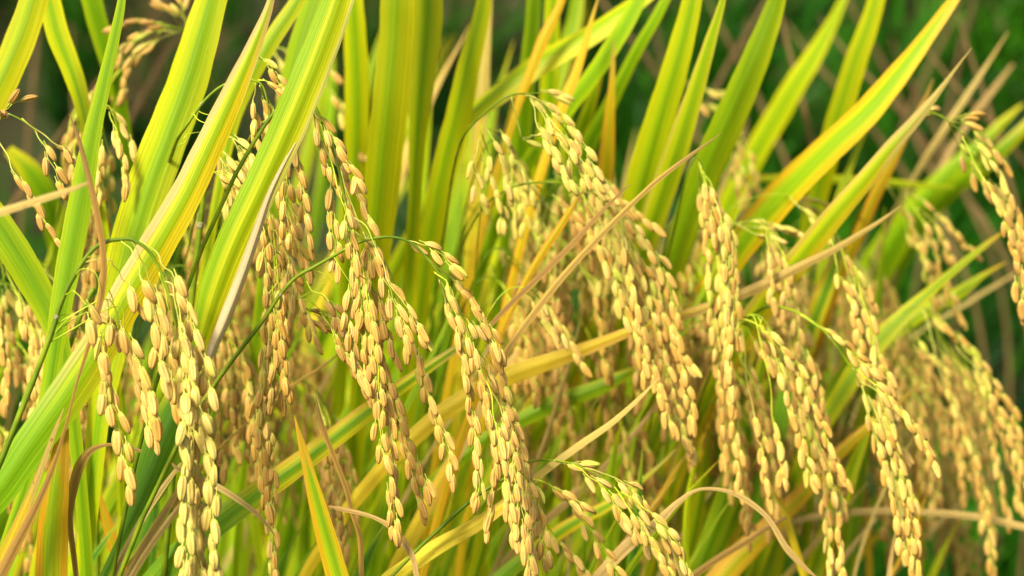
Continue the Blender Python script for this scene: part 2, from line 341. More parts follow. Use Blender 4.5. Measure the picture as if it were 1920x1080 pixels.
def panicle(label, k, stem, strings, sp=19, gs=1.0, kind='gold', group=None, detail=True, sw=7, thin=True, seed=0, spread=1.0, dk=.022, curls=(), ground=True, top='rachis', bead=1.0):
    """stem: px points from the lowest seen point of the stem up to the neck and on along the rachis.
       strings: (px points, index of the first point that carries grains)"""
    rr = random.Random(seed * 131 + int(stem[0][0] * 7 + stem[0][1]))
    S = crom([(*p, 0.0) for p in stem], 6)
    nS = len(S) - 1; P = [at(x, y, k + (.14 if k > 1.0 and ground else 0) * max(0, 1 - i / nS * 2.2) ** 2) for i, (x, y, _) in enumerate(S)]
    G = to_ground(P[0], (P[0] - P[1]))[::-1] if ground else []
    base = (G[0] if G else P[0]).copy()
    root = bpy.data.objects.new('rice_panicle', None); COL.objects.link(root); root.location = base; tag(root, label, 'rice panicle', group)
    r0 = sw * mpp(k) / 2; n = len(P); A = G + P; mb = MB()
    rad = [r0] * len(G) + [r0 * (1 - .72 * (i / (n - 1))) for i in range(n)]
    mb.tube([p - base for p in A], rad, 8)
    link('stem', mb.mesh('stem'), M_CULM if sw >= 5 else M_TWIG, root)
    # a pale collar where the rachis leaves the sheath
    if detail and n > 10:
        for ci in {max(2, n // 4), max(3, n // 2)}:
            d = (P[ci + 1] - P[ci]).normalized(); q = P[ci] - base; rc = rad[len(G) + ci]; mb = MB()
            mb.tube([q - d * rc * 1.2, q - d * rc * .3, q + d * rc * .5, q + d * rc * 1.4], [rc * .9, rc * 1.18, rc * 1.15, rc * .8], 8)
            link('node', mb.mesh('node'), M_NODE, root)
    for c in curls:                                      # short bare curly side branches
        C = crom([(*p, 0.0) for p in c], 5); mb = MB(); q0 = rr.uniform(-.01, .01)
        mb.tube([at(x, y, k + q0 * i / len(C)) - base for i, (x, y, _) in enumerate(C)], [mpp(k) * (1.25 - .7 * i / len(C)) for i in range(len(C))], 5)
        link('branch', mb.mesh('branch'), M_TWIG, root)
    gcount = 0; extra = []; gkeys = GR[kind]
    alt = {'gold': 'pale', 'pale': 'gold', 'tan': 'gold', 'lime': 'pale'}[kind]
    for si, (pts, gi) in enumerate(strings):
        q = [tuple(p) for p in pts]
        # join the string to the stem
        best = min(range(len(S)), key=lambda i: (S[i][0] - q[0][0]) ** 2 + (S[i][1] - q[0][1]) ** 2)
        dist = math.hypot(S[best][0] - q[0][0], S[best][1] - q[0][1])
        if 6 < dist < 420:
            j = best
            while j > 0 and math.hypot(S[j][0] - q[0][0], S[j][1] - q[0][1]) < min(dist + 40, dist * 1.5): j -= 1
            q = [(S[j][0], S[j][1])] + q; gi += 1
        off = rr.uniform(-dk, dk)
        Q = []
        C = crom([(*p, float(i)) for i, p in enumerate(q)], 6)
        for x, y, f in C:
            g = min(1, f / max(1, gi)); Q.append((x, y, k + off * g, f))
        B = [at(x, y, kq) for x, y, kq, f in Q]; nb = len(B)
        # a light side-to-side waver so that strings are not ruled
        ph = rr.uniform(0, 6)
        B = [b + CR * mpp(k) * 1.6 * math.sin(i * .8 + ph) + CF * mpp(k) * 1.6 * math.cos(i * .7 + ph) for i, b in enumerate(B)]
        mb = MB(); mb.tube([b - base for b in B], [mpp(k) * (1.5 - 1.0 * i / nb) for i in range(nb)], 5)
        br = link('branch', mb.mesh('branch'), M_TWIG if rr.random() < .6 else M_TWIGY, root)
        # walk along the part that carries grains
        s0 = next(i for i, c in enumerate(Q) if c[3] >= gi - 1e-6); acc = 0; side = rr.uniform(0, 6.28); nxt = 0
        step = sp * mpp(k)
        i = s0; pos = B[s0].copy(); rem = 0.0
        samples = []
        for i in range(s0, nb - 1):
            seg = B[i + 1] - B[i]; L_ = seg.length; t = nxt - acc
            while t <= L_:
                samples.append((B[i] + seg * (t / L_), seg.normalized())); inc = step * .76 * rr.uniform(.82, 1.2); nxt += inc; t += inc
            acc += L_
        samples.append((B[-1], (B[-1] - B[-2]).normalized()))
        for gi_, (p, t) in enumerate(samples):
            side += math.pi * rr.uniform(.78, 1.22)
            a = CR - t * CR.dot(t); a = a.normalized() if a.length > .05 else CU.copy(); b = t.cross(a)
            sidev = a * math.cos(side) * 1.0 + b * math.sin(side) * .75
            last = gi_ == len(samples) - 1
            ang = R(rr.uniform(2, 10)) * (0 if last else 1) * spread
            d = (t * math.cos(ang) + sidev * math.sin(ang)).normalized()
            d = (d + Vector((0, 0, -.22))).normalized()
            lat = (0 if last else rr.uniform(.0009, .0016)) * spread * gs
            pp = p + sidev * lat
            xax = (CR + CF * rr.uniform(-.8, .8)); xax = (xax - d * xax.dot(d)).normalized(); yax = d.cross(xax)
            sc = gs * rr.uniform(.90, 1.10); wsc = sc * rr.uniform(.9, 1.06) * bead
            if rr.random() < .05: wsc *= .6
            M = Matrix(((xax.x * wsc, yax.x * wsc, d.x * sc, pp.x - base.x), (xax.y * wsc, yax.y * wsc, d.y * sc, pp.y - base.y), (xax.z * wsc, yax.z * wsc, d.z * sc, pp.z - base.z), (0, 0, 0, 1)))
            me = (GR['lime'] if k > 1.05 and gi_ < len(samples) * .35 and rr.random() < .5 else GR[alt] if rr.random() < .25 else gkeys)[rr.randrange(4)]
            if detail and gcount < 96:
                g = bpy.data.objects.new('grain', me); COL.objects.link(g); g.parent = br; g.matrix_local = M; gcount += 1
            else: extra.append((me, M))
    if extra:
        vs, fs, uvs, ms = [], [], [], []
        for me, M in extra:
            b = len(vs); vs += [M @ v.co for v in me.vertices]; uvd = me.uv_layers[0].data
            for p in me.polygons:
                fs.append(tuple(b + v for v in p.vertices)); uvs.append([tuple(uvd[l].uv) for l in p.loop_indices]); ms.append(p.material_index)
        mb = MB(); mb.v, mb.f, mb.uv, mb.m = vs, fs, uvs, ms
        o = link('grains' if not detail else 'grain', mb.mesh('grains'), [GM[kind], M_TWIGY], root); o['kind'] = 'stuff'
    return root

def behind(x, y):
    """what stands in front of this spot of the thicket"""
    if y > 760: marks = [(150, 'the brown arch'), (330, 'the pale left panicle'), (520, 'the sharp orange blade'), (720, 'the densest panicle'), (930, 'the centre panicle'), (1130, 'the sparse greenish panicle'), (1330, 'the arching dry leaf'), (1530, 'the green topped panicle'), (3000, 'the bowed stem')]
    else: marks = [(90, 'the left edge leaf'), (230, 'the narrow upright left leaf'), (400, 'the pale left panicle'), (560, 'the long hanging panicle'), (720, 'the densest panicle'), (860, 'the upright leaves at the centre'), (1000, 'the arched centre panicle'), (1130, 'the crossing brown blades'), (1270, 'the middle cascade'), (1400, 'the straight hanging strings'), (1560, 'the hair tipped yellow leaf'), (1700, 'the upper right panicles'), (3000, 'the right edge panicles')]
    return next(n for m, n in marks if x < m)
WORD = {'Y': 'yellow green', 'G': 'green', 'O': 'orange edged', 'R': 'orange', 'K': 'deep green', 'D': 'straw coloured', 'B': 'brown', 'M': 'half dried', 'tan': 'brown', 'gold': 'golden', 'pale': 'pale gold', 'lime': 'greenish'}

# ------------------------------------------------------------------ ground and far vegetation
def gz(x, y):
    t = min(1, max(0, (y - 2.1) / 3.2)); return 1.45 * t * t * (3 - 2 * t) + (noise.noise(Vector((x * 1.3, y * 1.3, 4))) * .10 if y > 2.2 else 0)
def ground():
    bm = bmesh.new(); bmesh.ops.create_grid(bm, x_segments=240, y_segments=240, size=36)
    for v in bm.verts:
        v.co.z = gz(v.co.x, v.co.y) + noise.noise(v.co * .7) * .03 - .04
    me = bpy.data.meshes.new('ground'); bm.to_mesh(me); bm.free()
    m = simple_mat('soil', (.035, .026, .012), (.03, .05, .012), 3, .95)
    tag(link('ground', me, m), kind='structure')
ground()
WEED = simple_mat('weed_green', (.005, .036, .002), (.03, .13, .004), 2.2, .5, .3)
WEED2 = simple_mat('weed_olive', (.06, .045, .012), (.17, .12, .045), 3, .6, .3)
STRAW = simple_mat('straw', (.10, .06, .02), (.22, .14, .05), 5, .7, .1)
def weeds(name, label, cat, n, mat, xr, yr, hr, wr, seed, lean=.4, zdrop=0):
    rr = random.Random(seed); mb = MB()
    for _ in range(n):
        y = rr.uniform(*yr); x = rr.uniform(*xr) * (y * .32); h = rr.uniform(*hr); wd = rr.uniform(*wr)
        if noise.noise(Vector((x * 4.1, y * 3.3, seed))) < .10: continue
        z0 = gz(x, y) - .03
        a = rr.uniform(0, 6.28); l = rr.uniform(.1, 1) * lean * h; dx, dy = math.cos(a) * l, math.sin(a) * l
        fa = rr.uniform(0, 3.14); sx, sy = math.cos(fa) * wd, math.sin(fa) * wd
        b = len(mb.v)
        for t, ww in ((0, .7), (.4, 1), (.75, .8), (1, .05)):
            cx = x + dx * t * t; cy = y + dy * t * t; cz = z0 + h * (t - .25 * t * t * (l / h))
            mb.v.append(Vector((cx - sx * ww, cy - sy * ww, cz))); mb.v.append(Vector((cx + sx * ww, cy + sy * ww, cz)))
        for i in range(3):
            mb.f.append((b + 2 * i, b + 2 * i + 1, b + 2 * i + 3, b + 2 * i + 2)); mb.uv.append(((0, 0), (1, 0), (1, 1), (0, 1))); mb.m.append(0)
    tag(link(name, mb.mesh(name), mat), label, cat, kind='stuff')
weeds('grass', 'dark green grass and weeds filling the bank behind the rice', 'grass', 64000, WEED, (-2.4, 2.4), (2.1, 5.6), (.10, .42), (.0025, .008), 3, .95)
weeds('grass', 'bright green undergrowth behind the right side of the rice', 'grass', 17000, simple_mat('fresh_weed', (.012, .11, .003), (.06, .24, .005), 3, .5, .3), (.2, 1.9), (2.1, 3.5), (.10, .34), (.0025, .008), 5, .95)
weeds('grass', 'olive and brown dead stalks among the far weeds', 'dead grass', 6500, WEED2, (-2.2, 2.2), (3.3, 5.2), (.15, .5), (.002, .005), 8, 1.0)
# single dry stalks that show in the blur along the top
def far_stalks():
    rr = random.Random(21)
    spots = [(470, 60), (560, 120), (1365, 60), (1395, 150), (1405, 90), (1500, 110), (1620, 160), (1655, 60), (1690, 150), (1730, 90), (1800, 40), (1850, 130), (1220, 60), (1260, 110), (300, 60), (180, 100), (60, 110), (140, 160), (1885, 200), (1760, 190)]
    for i, (x, y) in enumerate(spots):
        k = rr.uniform(1.5, 2.1); l = rr.uniform(-170, 170)
        leaf('blurred brown dead stalk on the far bank, %s, above %s' % ('leaning right' if l > 60 else 'leaning left' if l < -60 else 'nearly upright', behind(x, 500)), STRAW, k, [(x + l, y - 120, 2), (x + l * .6, y - 40, 7), (x, y + 60, 9), (x - l * .5, y + 160, 9), (x - l, y + 260, 8)], top=False, name='dead_stalk', cat='dead stalk', group='dead stalks in the far bank')
far_stalks()

# ------------------------------------------------------------------ leaves traced one by one: (label, material, depth, points, options)
LV = [
 ('broad green leaf crossing the top left corner', 'Y', 1.07, [(75,-40,50),(42,60,56),(-2,160,56),(-60,270,50)], {}),
 ('green leaf leaning left from the top, behind the narrow upright leaf at left', 'Y', 1.10, [(88,-20,38),(106,60,42),(138,145,36),(160,225,26),(178,320,20)], {}),
 ('narrow bright green leaf standing in front at left, its tip at the top edge', 'G', 1.01, [(232,-30,12),(222,30,18),(195,150,26),(170,260,34),(150,370,44),(128,490,46),(107,610,38),(88,740,30),(58,870,24),(15,1000,18),(-30,1120,14)], {}),
 ('green leaf running down from the top just right of the narrow upright leaf', 'G', 1.13, [(165,-20,38),(186,60,37),(212,150,33),(232,250,26),(240,340,18),(242,440,14)], {}),
 ('very broad green leaf with a yellow right edge, behind the orange edged leaf', 'P', 1.045, [(402,-30,56),(382,40,64),(348,150,74),(307,260,80),(270,360,82),(240,460,82),(216,560,78),(195,680,60),(180,800,40)], dict(mat2='Y')),
 ('orange edged leaf slanting from the top centre left down to the left edge', 'Q', .985, [(516,-30,9),(500,25,18),(470,100,32),(430,190,46),(388,280,54),(345,370,60),(293,460,66),(240,550,68),(190,640,70),(125,740,74),(60,830,68),(-10,930,60),(-80,1010,50)], dict(tilt=8)),
 ('dark green lower blade behind the left panicle, folding down to its sheath', 'K', 1.03, [(352,690,30),(335,760,66),(300,850,84),(268,930,62),(242,985,26),(205,1060,18),(170,1130,18)], dict(top=False)),
 ('yellow leaf running up to the right just left of the long front leaf', 'Y', 1.10, [(582,-40,24),(545,20,30),(508,75,32),(472,140,30),(440,215,26),(420,300,20)], {}),
 ('pale green leaf tucked behind the long front leaf at the top', 'G', 1.13, [(600,-30,40),(572,50,44),(551,120,42),(536,190,38),(520,300,32)], {}),
 ('upright yellow green leaf with a green centre right of the long front leaf', 'Y', 1.13, [(660,-20,38),(664,60,42),(668,150,46),(668,240,46),(665,330,42),(655,430,36),(650,540,28)], dict(tilt=5)),
 ('broadest upright yellow leaf at the top centre', 'Y', 1.08, [(746,-30,64),(743,60,66),(733,180,68),(723,270,68),(713,370,66),(702,470,60),(692,560,52),(680,680,42)], dict(tilt=4)),
 ('upright leaf narrowing downward against the right side of the broadest one', 'G', 1.10, [(803,-30,54),(799,60,56),(789,170,44),(781,270,32),(776,370,24),(770,480,24),(765,600,26),(760,700,24),(752,830,22)], dict(mat2='Y')),
 ('yellow leaf with an orange right edge leaning right at the top centre', 'P', 1.12, [(910,-30,24),(900,30,32),(878,120,42),(858,210,48),(838,290,48),(818,380,44),(800,480,38),(785,600,30)], dict(mat2='Y')),
 ('long low slanting yellow leaf crossing behind from the top centre right', 'Y', 1.18, [(1240,-30,24),(1190,5,30),(1110,60,38),(1010,118,42),(940,168,38),(880,215,30),(850,245,20),(830,262,8)], dict(ext=False, tilt=-25)),
 ('slanting green leaf crossing over the low yellow one at the top', 'G', 1.12, [(1215,-40,24),(1185,20,30),(1150,80,32),(1110,140,32),(1065,200,30),(1020,265,30),(985,310,28),(950,380,24),(920,450,22)], {}),
 ('upright green leaf between two yellow ones, right of the top centre', 'G', 1.15, [(1003,-30,26),(996,60,28),(986,150,32),(978,240,36),(968,320,36),(955,420,32),(940,530,28)], {}),
 ('upright yellow leaf behind the slanting green one', 'Y', 1.20, [(1036,-30,26),(1033,60,30),(1030,150,36),(1022,240,36),(1010,320,32),(1000,420,28)], {}),
 ('thin orange leaf slanting behind the upright green one at the top', 'R', 1.17, [(1070,-40,10),(1045,20,16),(1020,70,22),(1000,120,18),(970,200,14)], {}),
 ('far blurred green leaf end at the top between the slanting leaves', 'G', 1.35, [(1085,-20,24),(1075,40,28),(1060,90,28),(1040,170,24)], {}),
 ('slim orange leaf tip poking up behind the low yellow leaf', 'R', 1.15, [(1124,-12,2),(1108,40,8),(1095,90,13),(1080,135,18),(1062,180,20),(1040,240,18)], dict(top=False)),
 ('narrow green leaf leaning far right above the dark bank', 'G', 1.16, [(1262,-30,16),(1228,35,20),(1196,90,22),(1165,150,24),(1135,210,28),(1105,265,30),(1078,330,28)], {}),
 ('orange leaf with a sharp tip standing upright before the dark bank', 'R', 1.12, [(1152,75,2),(1149,120,9),(1146,170,14),(1141,230,22),(1136,300,30),(1128,380,30),(1115,470,26)], dict(top=False)),
 ('short yellow leaf behind the sharp orange tip', 'Y', 1.2, [(1133,100,3),(1118,160,16),(1100,215,24),(1085,260,26),(1068,330,26)], dict(top=False)),
 ('big upright leaf with yellow edges before the dark bank at centre right', 'Y', 1.095, [(1303,-30,34),(1285,50,42),(1260,140,50),(1233,230,56),(1206,325,60),(1182,420,54),(1150,520,46)], {}),
 ('slim yellow orange leaf right beside the big upright one', 'O', 1.07, [(1362,-30,8),(1352,10,13),(1327,90,24),(1300,180,34),(1272,270,44),(1245,350,48),(1215,440,46),(1188,530,38)], dict(mat2='P')),
 ('tall green leaf leaning right over the panicle with the upright hanging strings', 'G', 1.09, [(1468,-40,26),(1450,20,38),(1416,110,52),(1382,190,58),(1346,270,60),(1315,340,58),(1285,420,52),(1258,505,46)], dict(tilt=6)),
 ('blurred olive yellow leaf behind the tall green one', 'M', 1.42, [(1590,-20,12),(1560,40,22),(1520,110,36),(1480,170,42),(1445,230,44),(1405,300,42),(1365,380,40)], dict(mat2='Y')),
 ('upright yellow leaf behind the long diagonal leaf at right', 'Y', 1.2, [(1650,-30,30),(1630,40,36),(1601,120,42),(1573,210,44),(1550,290,42),(1530,370,40),(1508,470,36)], {}),
 ('long diagonal leaf with orange edges and a green stripe rising to the top right', 'T', 1.10, [(1812,-30,12),(1775,15,22),(1730,75,30),(1680,140,42),(1625,205,50),(1565,262,54),(1508,318,58),(1452,375,62),(1395,445,58),(1345,520,52),(1290,600,44)], dict(tilt=-5)),
 ('yellow leaf with tan edges tapering to a hair thin tip at upper right', 'U', 1.06, [(1822,90,1),(1797,122,4),(1765,165,10),(1725,215,20),(1672,275,28),(1620,340,35),(1560,410,42),(1500,485,46),(1440,560,48),(1385,645,48),(1335,730,44)], dict(top=False)),
 ('thin orange leaf tip rising behind the hair tipped yellow leaf', 'R', 1.19, [(1750,148,2),(1735,185,8),(1705,240,13),(1670,310,18),(1640,370,22),(1608,445,22),(1575,510,26),(1535,610,34),(1500,700,36),(1465,800,30)], dict(top=False)),
 ('straight dry tan blade pointing to the top right corner', 'D', 1.3, [(1890,60,2),(1835,145,11),(1785,220,15),(1745,280,13),(1707,345,13),(1670,410,10)], dict(top=False)),
 ('faint dry blade in the dark upper right, paler than the bank', 'D', 1.5, [(1900,120,6),(1865,165,12),(1830,210,13),(1790,270,12)], dict(top=False)),
 ('blue green leaf tip behind the panicle at the right edge', 'G', 1.42, [(1918,195,4),(1880,228,16),(1840,268,22),(1790,312,30),(1735,370,44),(1690,430,56),(1640,510,66),(1600,590,66)], dict(top=False)),
 ('green leaf lying across behind the right edge panicle, below the blue green one', 'G', 1.36, [(1935,225,20),(1890,270,25),(1840,315,30),(1780,360,32),(1730,415,34)], dict(top=False)),
 ('thin horizontal yellow green leaf at right, above the arched panicles', 'Y', 1.35, [(1380,334,8),(1500,335,14),(1600,337,14),(1700,345,12),(1790,352,4)], dict(top=False, ext=False)),
 ('yellow leaf tip reaching the dark gap near the right edge', 'R', 1.2, [(1885,432,1),(1850,457,10),(1800,497,13),(1750,540,19),(1700,585,28),(1650,635,36),(1600,700,38)], dict(top=False, mat2='Y')),
 ('green yellow leaf with a dry tip just under the yellow tip at right', 'M', 1.27, [(1885,492,2),(1840,518,10),(1795,550,24),(1740,580,26),(1680,622,26),(1620,682,26)], dict(top=False, mat2='Y')),
 ('hair thin dry blade under the two yellow tips at right', 'D', 1.4, [(1905,512,6),(1850,545,8),(1800,577,9),(1740,610,8)], dict(top=False)),
 ('long tan tipped leaf crossing low behind the middle panicles', 'M', 1.10, [(1690,385,1),(1650,415,7),(1610,440,10),(1560,470,13),(1490,505,17),(1430,535,20),(1370,560,20),(1300,585,18),(1207,612,19),(1147,635,21),(1060,668,29),(960,702,36),(880,742,36),(820,780,34)], dict(top=False)),
 ('brown dry blade crossing the middle, its tip at upper right', 'B', 1.03, [(1352,250,1),(1300,287,8),(1245,328,11),(1205,363,11),(1127,440,13),(1043,533,15),(960,643,15),(925,705,12)], dict(top=False, ext=False)),
 ('shorter brown dry blade just above the crossing one', 'B', 1.045, [(1182,345,2),(1127,397,9),(1070,460,13),(1010,520,13),(960,567,13),(905,625,8)], dict(top=False, ext=False)),
 ('short bright orange leaf among the middle panicles', 'R', 1.07, [(1098,350,2),(1075,385,9),(1050,425,15),(1020,470,15),(990,520,13),(950,600,10)], dict(top=False)),
 ('tan tipped yellow leaf rising right from under the second front panicle', 'M', 1.035, [(1237,707,1),(1200,745,7),(1150,790,11),(1093,830,14),(1040,868,14),(1000,900,15),(950,942,21),(897,980,26),(813,1028,30),(730,1085,32)], dict(top=False)),
 ('blurred straw yellow blade running parallel behind the tan tipped one', 'D', 1.15, [(1238,750,6),(1200,800,11),(1150,857,13),(1100,910,15),(1020,980,18),(960,1040,18),(900,1110,18)], dict(top=False)),
 ('big arching dry leaf at the bottom right of centre', 'D', 1.04, [(1535,1085,1),(1510,1065,11),(1475,1028,15),(1440,972,11),(1400,938,13),(1360,920,9),(1310,918,7),(1270,943,13),(1233,980,23),(1195,1008,28),(1150,1050,28),(1100,1110,28)], dict(top=False)),
 ('long dry leaf lying horizontally behind the two right panicles', 'D', 1.2, [(2010,1012,16),(1920,988,16),(1823,968,16),(1723,960,14),(1640,958,15),(1540,966,14),(1470,985,11),(1430,1015,9)], dict(top=False)),
 ('brown dry blade edge at the bottom, right of the arching dry leaf', 'B', 1.10, [(1475,970,6),(1440,988,12),(1400,1015,16),(1350,1045,16),(1285,1090,16)], dict(top=False)),
 ('orange leaf slanting up behind the right panicles from the bottom', 'R', 1.17, [(1740,705,3),(1690,750,8),(1630,797,14),(1573,850,24),(1510,920,30),(1445,985,38),(1380,1050,46),(1320,1120,50)], dict(top=False)),
 ('broad yellow green leaf at the bottom behind the arching dry leaf', 'Y', 1.25, [(1510,690,10),(1480,790,34),(1432,900,48),(1387,990,56),(1342,1080,58),(1300,1160,50)], dict(top=False)),
 ('yellow leaf with a green stripe slanting down left behind the front panicles', 'O', 1.06, [(905,618,6),(853,655,15),(797,693,22),(740,733,28),(690,770,35),(615,828,39),(547,878,43),(480,925,46),(400,985,48),(320,1050,46)], dict(top=False)),
 ('orange edged blade with a sharp tip standing at the bottom left of centre', 'T', 1.0, [(552,778,1),(559,808,8),(570,850,17),(584,905,25),(602,975,35),(623,1050,41),(645,1130,44)], dict(top=False, tilt=-8)),
 ('brown curled blade beside the sharp tipped orange one', 'B', 1.01, [(592,742,1),(602,793,12),(625,853,11),(648,913,12),(660,960,10),(675,1007,12),(678,1080,12),(676,1150,12)], dict(top=False, tilt=20)),
 ('small tan leaf arching over at the bottom beside the brown curled one', 'D', 1.0, [(615,949,1),(638,954,10),(675,962,9),(705,972,9),(735,990,14),(757,1018,18),(775,1050,13),(785,1110,12)], dict(top=False)),
 ('brown twisted strip curving down in front of the left panicle', 'B', .95, [(130,213,2),(148,262,9),(167,335,13),(182,400,15),(193,470,14),(193,530,16),(180,600,12),(158,675,8),(143,722,6),(127,787,6),(105,860,9),(88,905,14),(60,965,20),(20,1040,26),(-20,1120,28)], dict(top=False, tilt=10)),
 ('blurred dry stalk poking in from the left edge, nearest of all', 'D', .84, [(165,343,6),(117,361,13),(60,379,16),(0,398,18),(-60,416,20)], dict(top=False)),
 ('broad green leaf at the left edge leaning down to the right', 'G', 1.04, [(-60,350,56),(-15,410,60),(25,470,60),(62,532,56),(92,592,46),(115,655,34),(130,740,28)], dict(top=False)),
 ('small blurred green leaf behind the left edge leaf', 'G', 1.22, [(15,280,20),(57,325,44),(90,385,48),(108,450,44),(118,520,36)], dict(top=False)),
 ('green blade with an orange left side at the bottom left', 'T', .99, [(125,765,3),(120,800,18),(113,850,32),(105,920,46),(98,1000,56),(95,1090,60),(92,1170,56)], dict(top=False, mat2='T')),
 ('tan and orange strip rising from the bottom left corner', 'M', .97, [(120,765,1),(100,815,8),(76,880,11),(48,950,18),(15,1025,26),(-20,1095,30)], dict(top=False)),
 ('brown leaf arching over to the left below the left panicle', 'B', 1.0, [(264,846,8),(230,836,9),(200,834,8),(170,845,16),(148,876,23),(135,925,21),(130,975,15),(138,1040,13),(146,1110,12)], dict(top=False)),
 ('orange yellow leaf curving down right from behind the brown arch', 'R', 1.08, [(118,800,3),(140,850,10),(167,895,15),(192,960,19),(212,1020,23),(232,1090,24)], dict(top=False)),
 ('upper of three dry straw blades at the bottom left', 'D', 1.02, [(340,868,6),(312,905,12),(268,970,14),(230,1040,14),(200,1110,14)], dict(top=False)),
 ('middle of three dry straw blades at the bottom left', 'D', 1.035, [(352,885,8),(325,935,15),(285,1000,16),(240,1075,16),(215,1130,16)], dict(top=False)),
 ('lowest of three dry straw blades at the bottom left', 'D', 1.03, [(350,930,6),(325,965,13),(285,1020,14),(245,1085,14),(215,1150,14)], dict(top=False)),
 ('dry ribbon leaf bending right from behind the left panicle', 'D', .99, [(518,1008,1),(505,990,5),(480,962,9),(440,932,13),(400,908,14),(365,893,10),(335,880,9),(322,868,4)], dict(top=False, ext=False)),
 ('thin dry twig slanting between the two front panicles', 'B', 1.08, [(648,653,3),(600,690,6),(553,720,7),(500,765,7),(450,805,6),(400,850,6)], dict(top=False)),
 ('tan and orange leaf leaning right behind the second front panicle', 'M', 1.13, [(990,635,4),(945,690,12),(907,745,19),(863,835,24),(813,925,26),(770,1010,28),(730,1090,28)], dict(top=False)),
 ('wide blurred yellow green blade behind the second front panicle', 'Y', 1.3, [(885,700,20),(872,780,40),(860,860,50),(850,960,54),(842,1080,54)], dict(top=False)),
 ('green yellow leaf crossing low behind the middle panicles, below the tan tipped one', 'G', 1.16, [(1210,685,6),(1170,703,20),(1120,728,30),(1043,755,34),(977,787,30),(915,820,26)], dict(top=False)),
 ('slim orange tip standing above the low centre panicle', 'R', 1.15, [(1292,843,1),(1265,885,8),(1228,945,11),(1180,1005,12),(1130,1075,12)], dict(top=False)),
 ('orange leaf with green centre behind the low centre panicle', 'O', 1.13, [(1268,842,1),(1230,878,6),(1195,907,11),(1143,945,20),(1060,990,27),(960,1065,30),(900,1120,30)], dict(top=False)),
 ('broad blurred green blade behind the low centre panicle', 'G', 1.32, [(1300,700,16),(1262,765,32),(1210,850,40),(1160,940,38),(1110,1030,36)], dict(top=False)),
 ('dry yellowish blade at the lower right before the dark gap', 'M', 1.3, [(1872,788,2),(1800,855,13),(1717,935,13),(1650,1000,12),(1580,1080,12)], dict(top=False)),
 ('thin tan blade right of the dry yellowish one', 'D', 1.3, [(1870,884,4),(1790,953,10),(1730,1013,11),(1660,1090,11)], dict(top=False)),
 ('grey brown blade in the blur just under the centre of the right half', 'D', 1.2, [(1400,815,3),(1370,870,8),(1330,925,9),(1290,985,9)], dict(top=False)),
 ('broad green blade low at the centre behind the front panicle tip', 'G', 1.15, [(755,870,20),(735,930,34),(708,1000,38),(690,1080,38)], dict(top=False)),
 ('bright green blade standing in the gap between the two front panicles', 'G', 1.2, [(690,700,12),(650,780,24),(610,870,32),(580,960,34),(560,1080,34)], dict(top=False)),
 ('orange blade behind the right panicles, below the hair tipped yellow leaf', 'O', 1.2, [(1580,450,14),(1555,520,30),(1520,610,38),(1490,700,40),(1460,790,38)], dict(top=False)),
 ('bright yellow leaf at the lower right corner of the middle clump', 'Y', 1.22, [(1560,760,14),(1510,850,34),(1475,950,44),(1440,1080,46)], dict(top=False)),
]
MATS2 = {}
for L_ in LV:
    lab, m, k, pts, op = L_; op = dict(op); m = op.pop('mat2', m)
    if 'k1' not in op and k >= 1.06 and pts[0][1] < 310 and pts[-1][1] > 320: k += .035; op['k1'] = k + .07
    op['tilt'] = op.get('tilt', 0) - (20 if m in 'YGOPT' and pts[0][1] < 100 else 8)
    leaf(lab, m, k, pts, **op)
# the long front leaf: its right margin has dried and peeled away into a strip of its own
main = leaf('long yellow green front leaf with a dried right edge, crossing from the top', 'S', .975, [(642,-30,58),(622,30,62),(592,110,66),(556,200,68),(517,290,66),(480,370,66),(442,450,66),(410,530,62),(388,600,48),(372,660,30),(362,720,14)], tilt=-6, ext=False)
leaf(None, 'W', .966, [(555,268,3),(530,315,8),(505,370,12),(482,440,18),(460,505,20),(440,560,22),(420,610,22),(400,655,17),(388,690,5)], parent=main, name='dried_margin', ext=False, top=False, tilt=25, fold=.5)

for a in [
 ('green stem rising from the bottom left edge', 1.03, [(60,712),(42,760),(20,820),(-5,880)], 11),
 ('dark green stem behind the left panicle, upper end under its arch', 1.05, [(176,540),(150,595),(132,645),(110,710),(70,840),(30,960)], 10),
 ('vertical dark green stem standing behind the brown arch', 1.08, [(172,690),(176,800),(178,900),(180,1000),(182,1090)], 13),
 ('thin bright green grass stem rising right at the bottom centre', 1.03, [(985,880),(927,908),(873,947),(826,990),(780,1033),(730,1085)], 7),
 ('green stem running up behind the leftmost tall green leaf', 1.05, [(385,330),(378,400),(370,470),(362,540),(350,640)], 12),
]: culm(a[0], a[1], a[2], a[3])

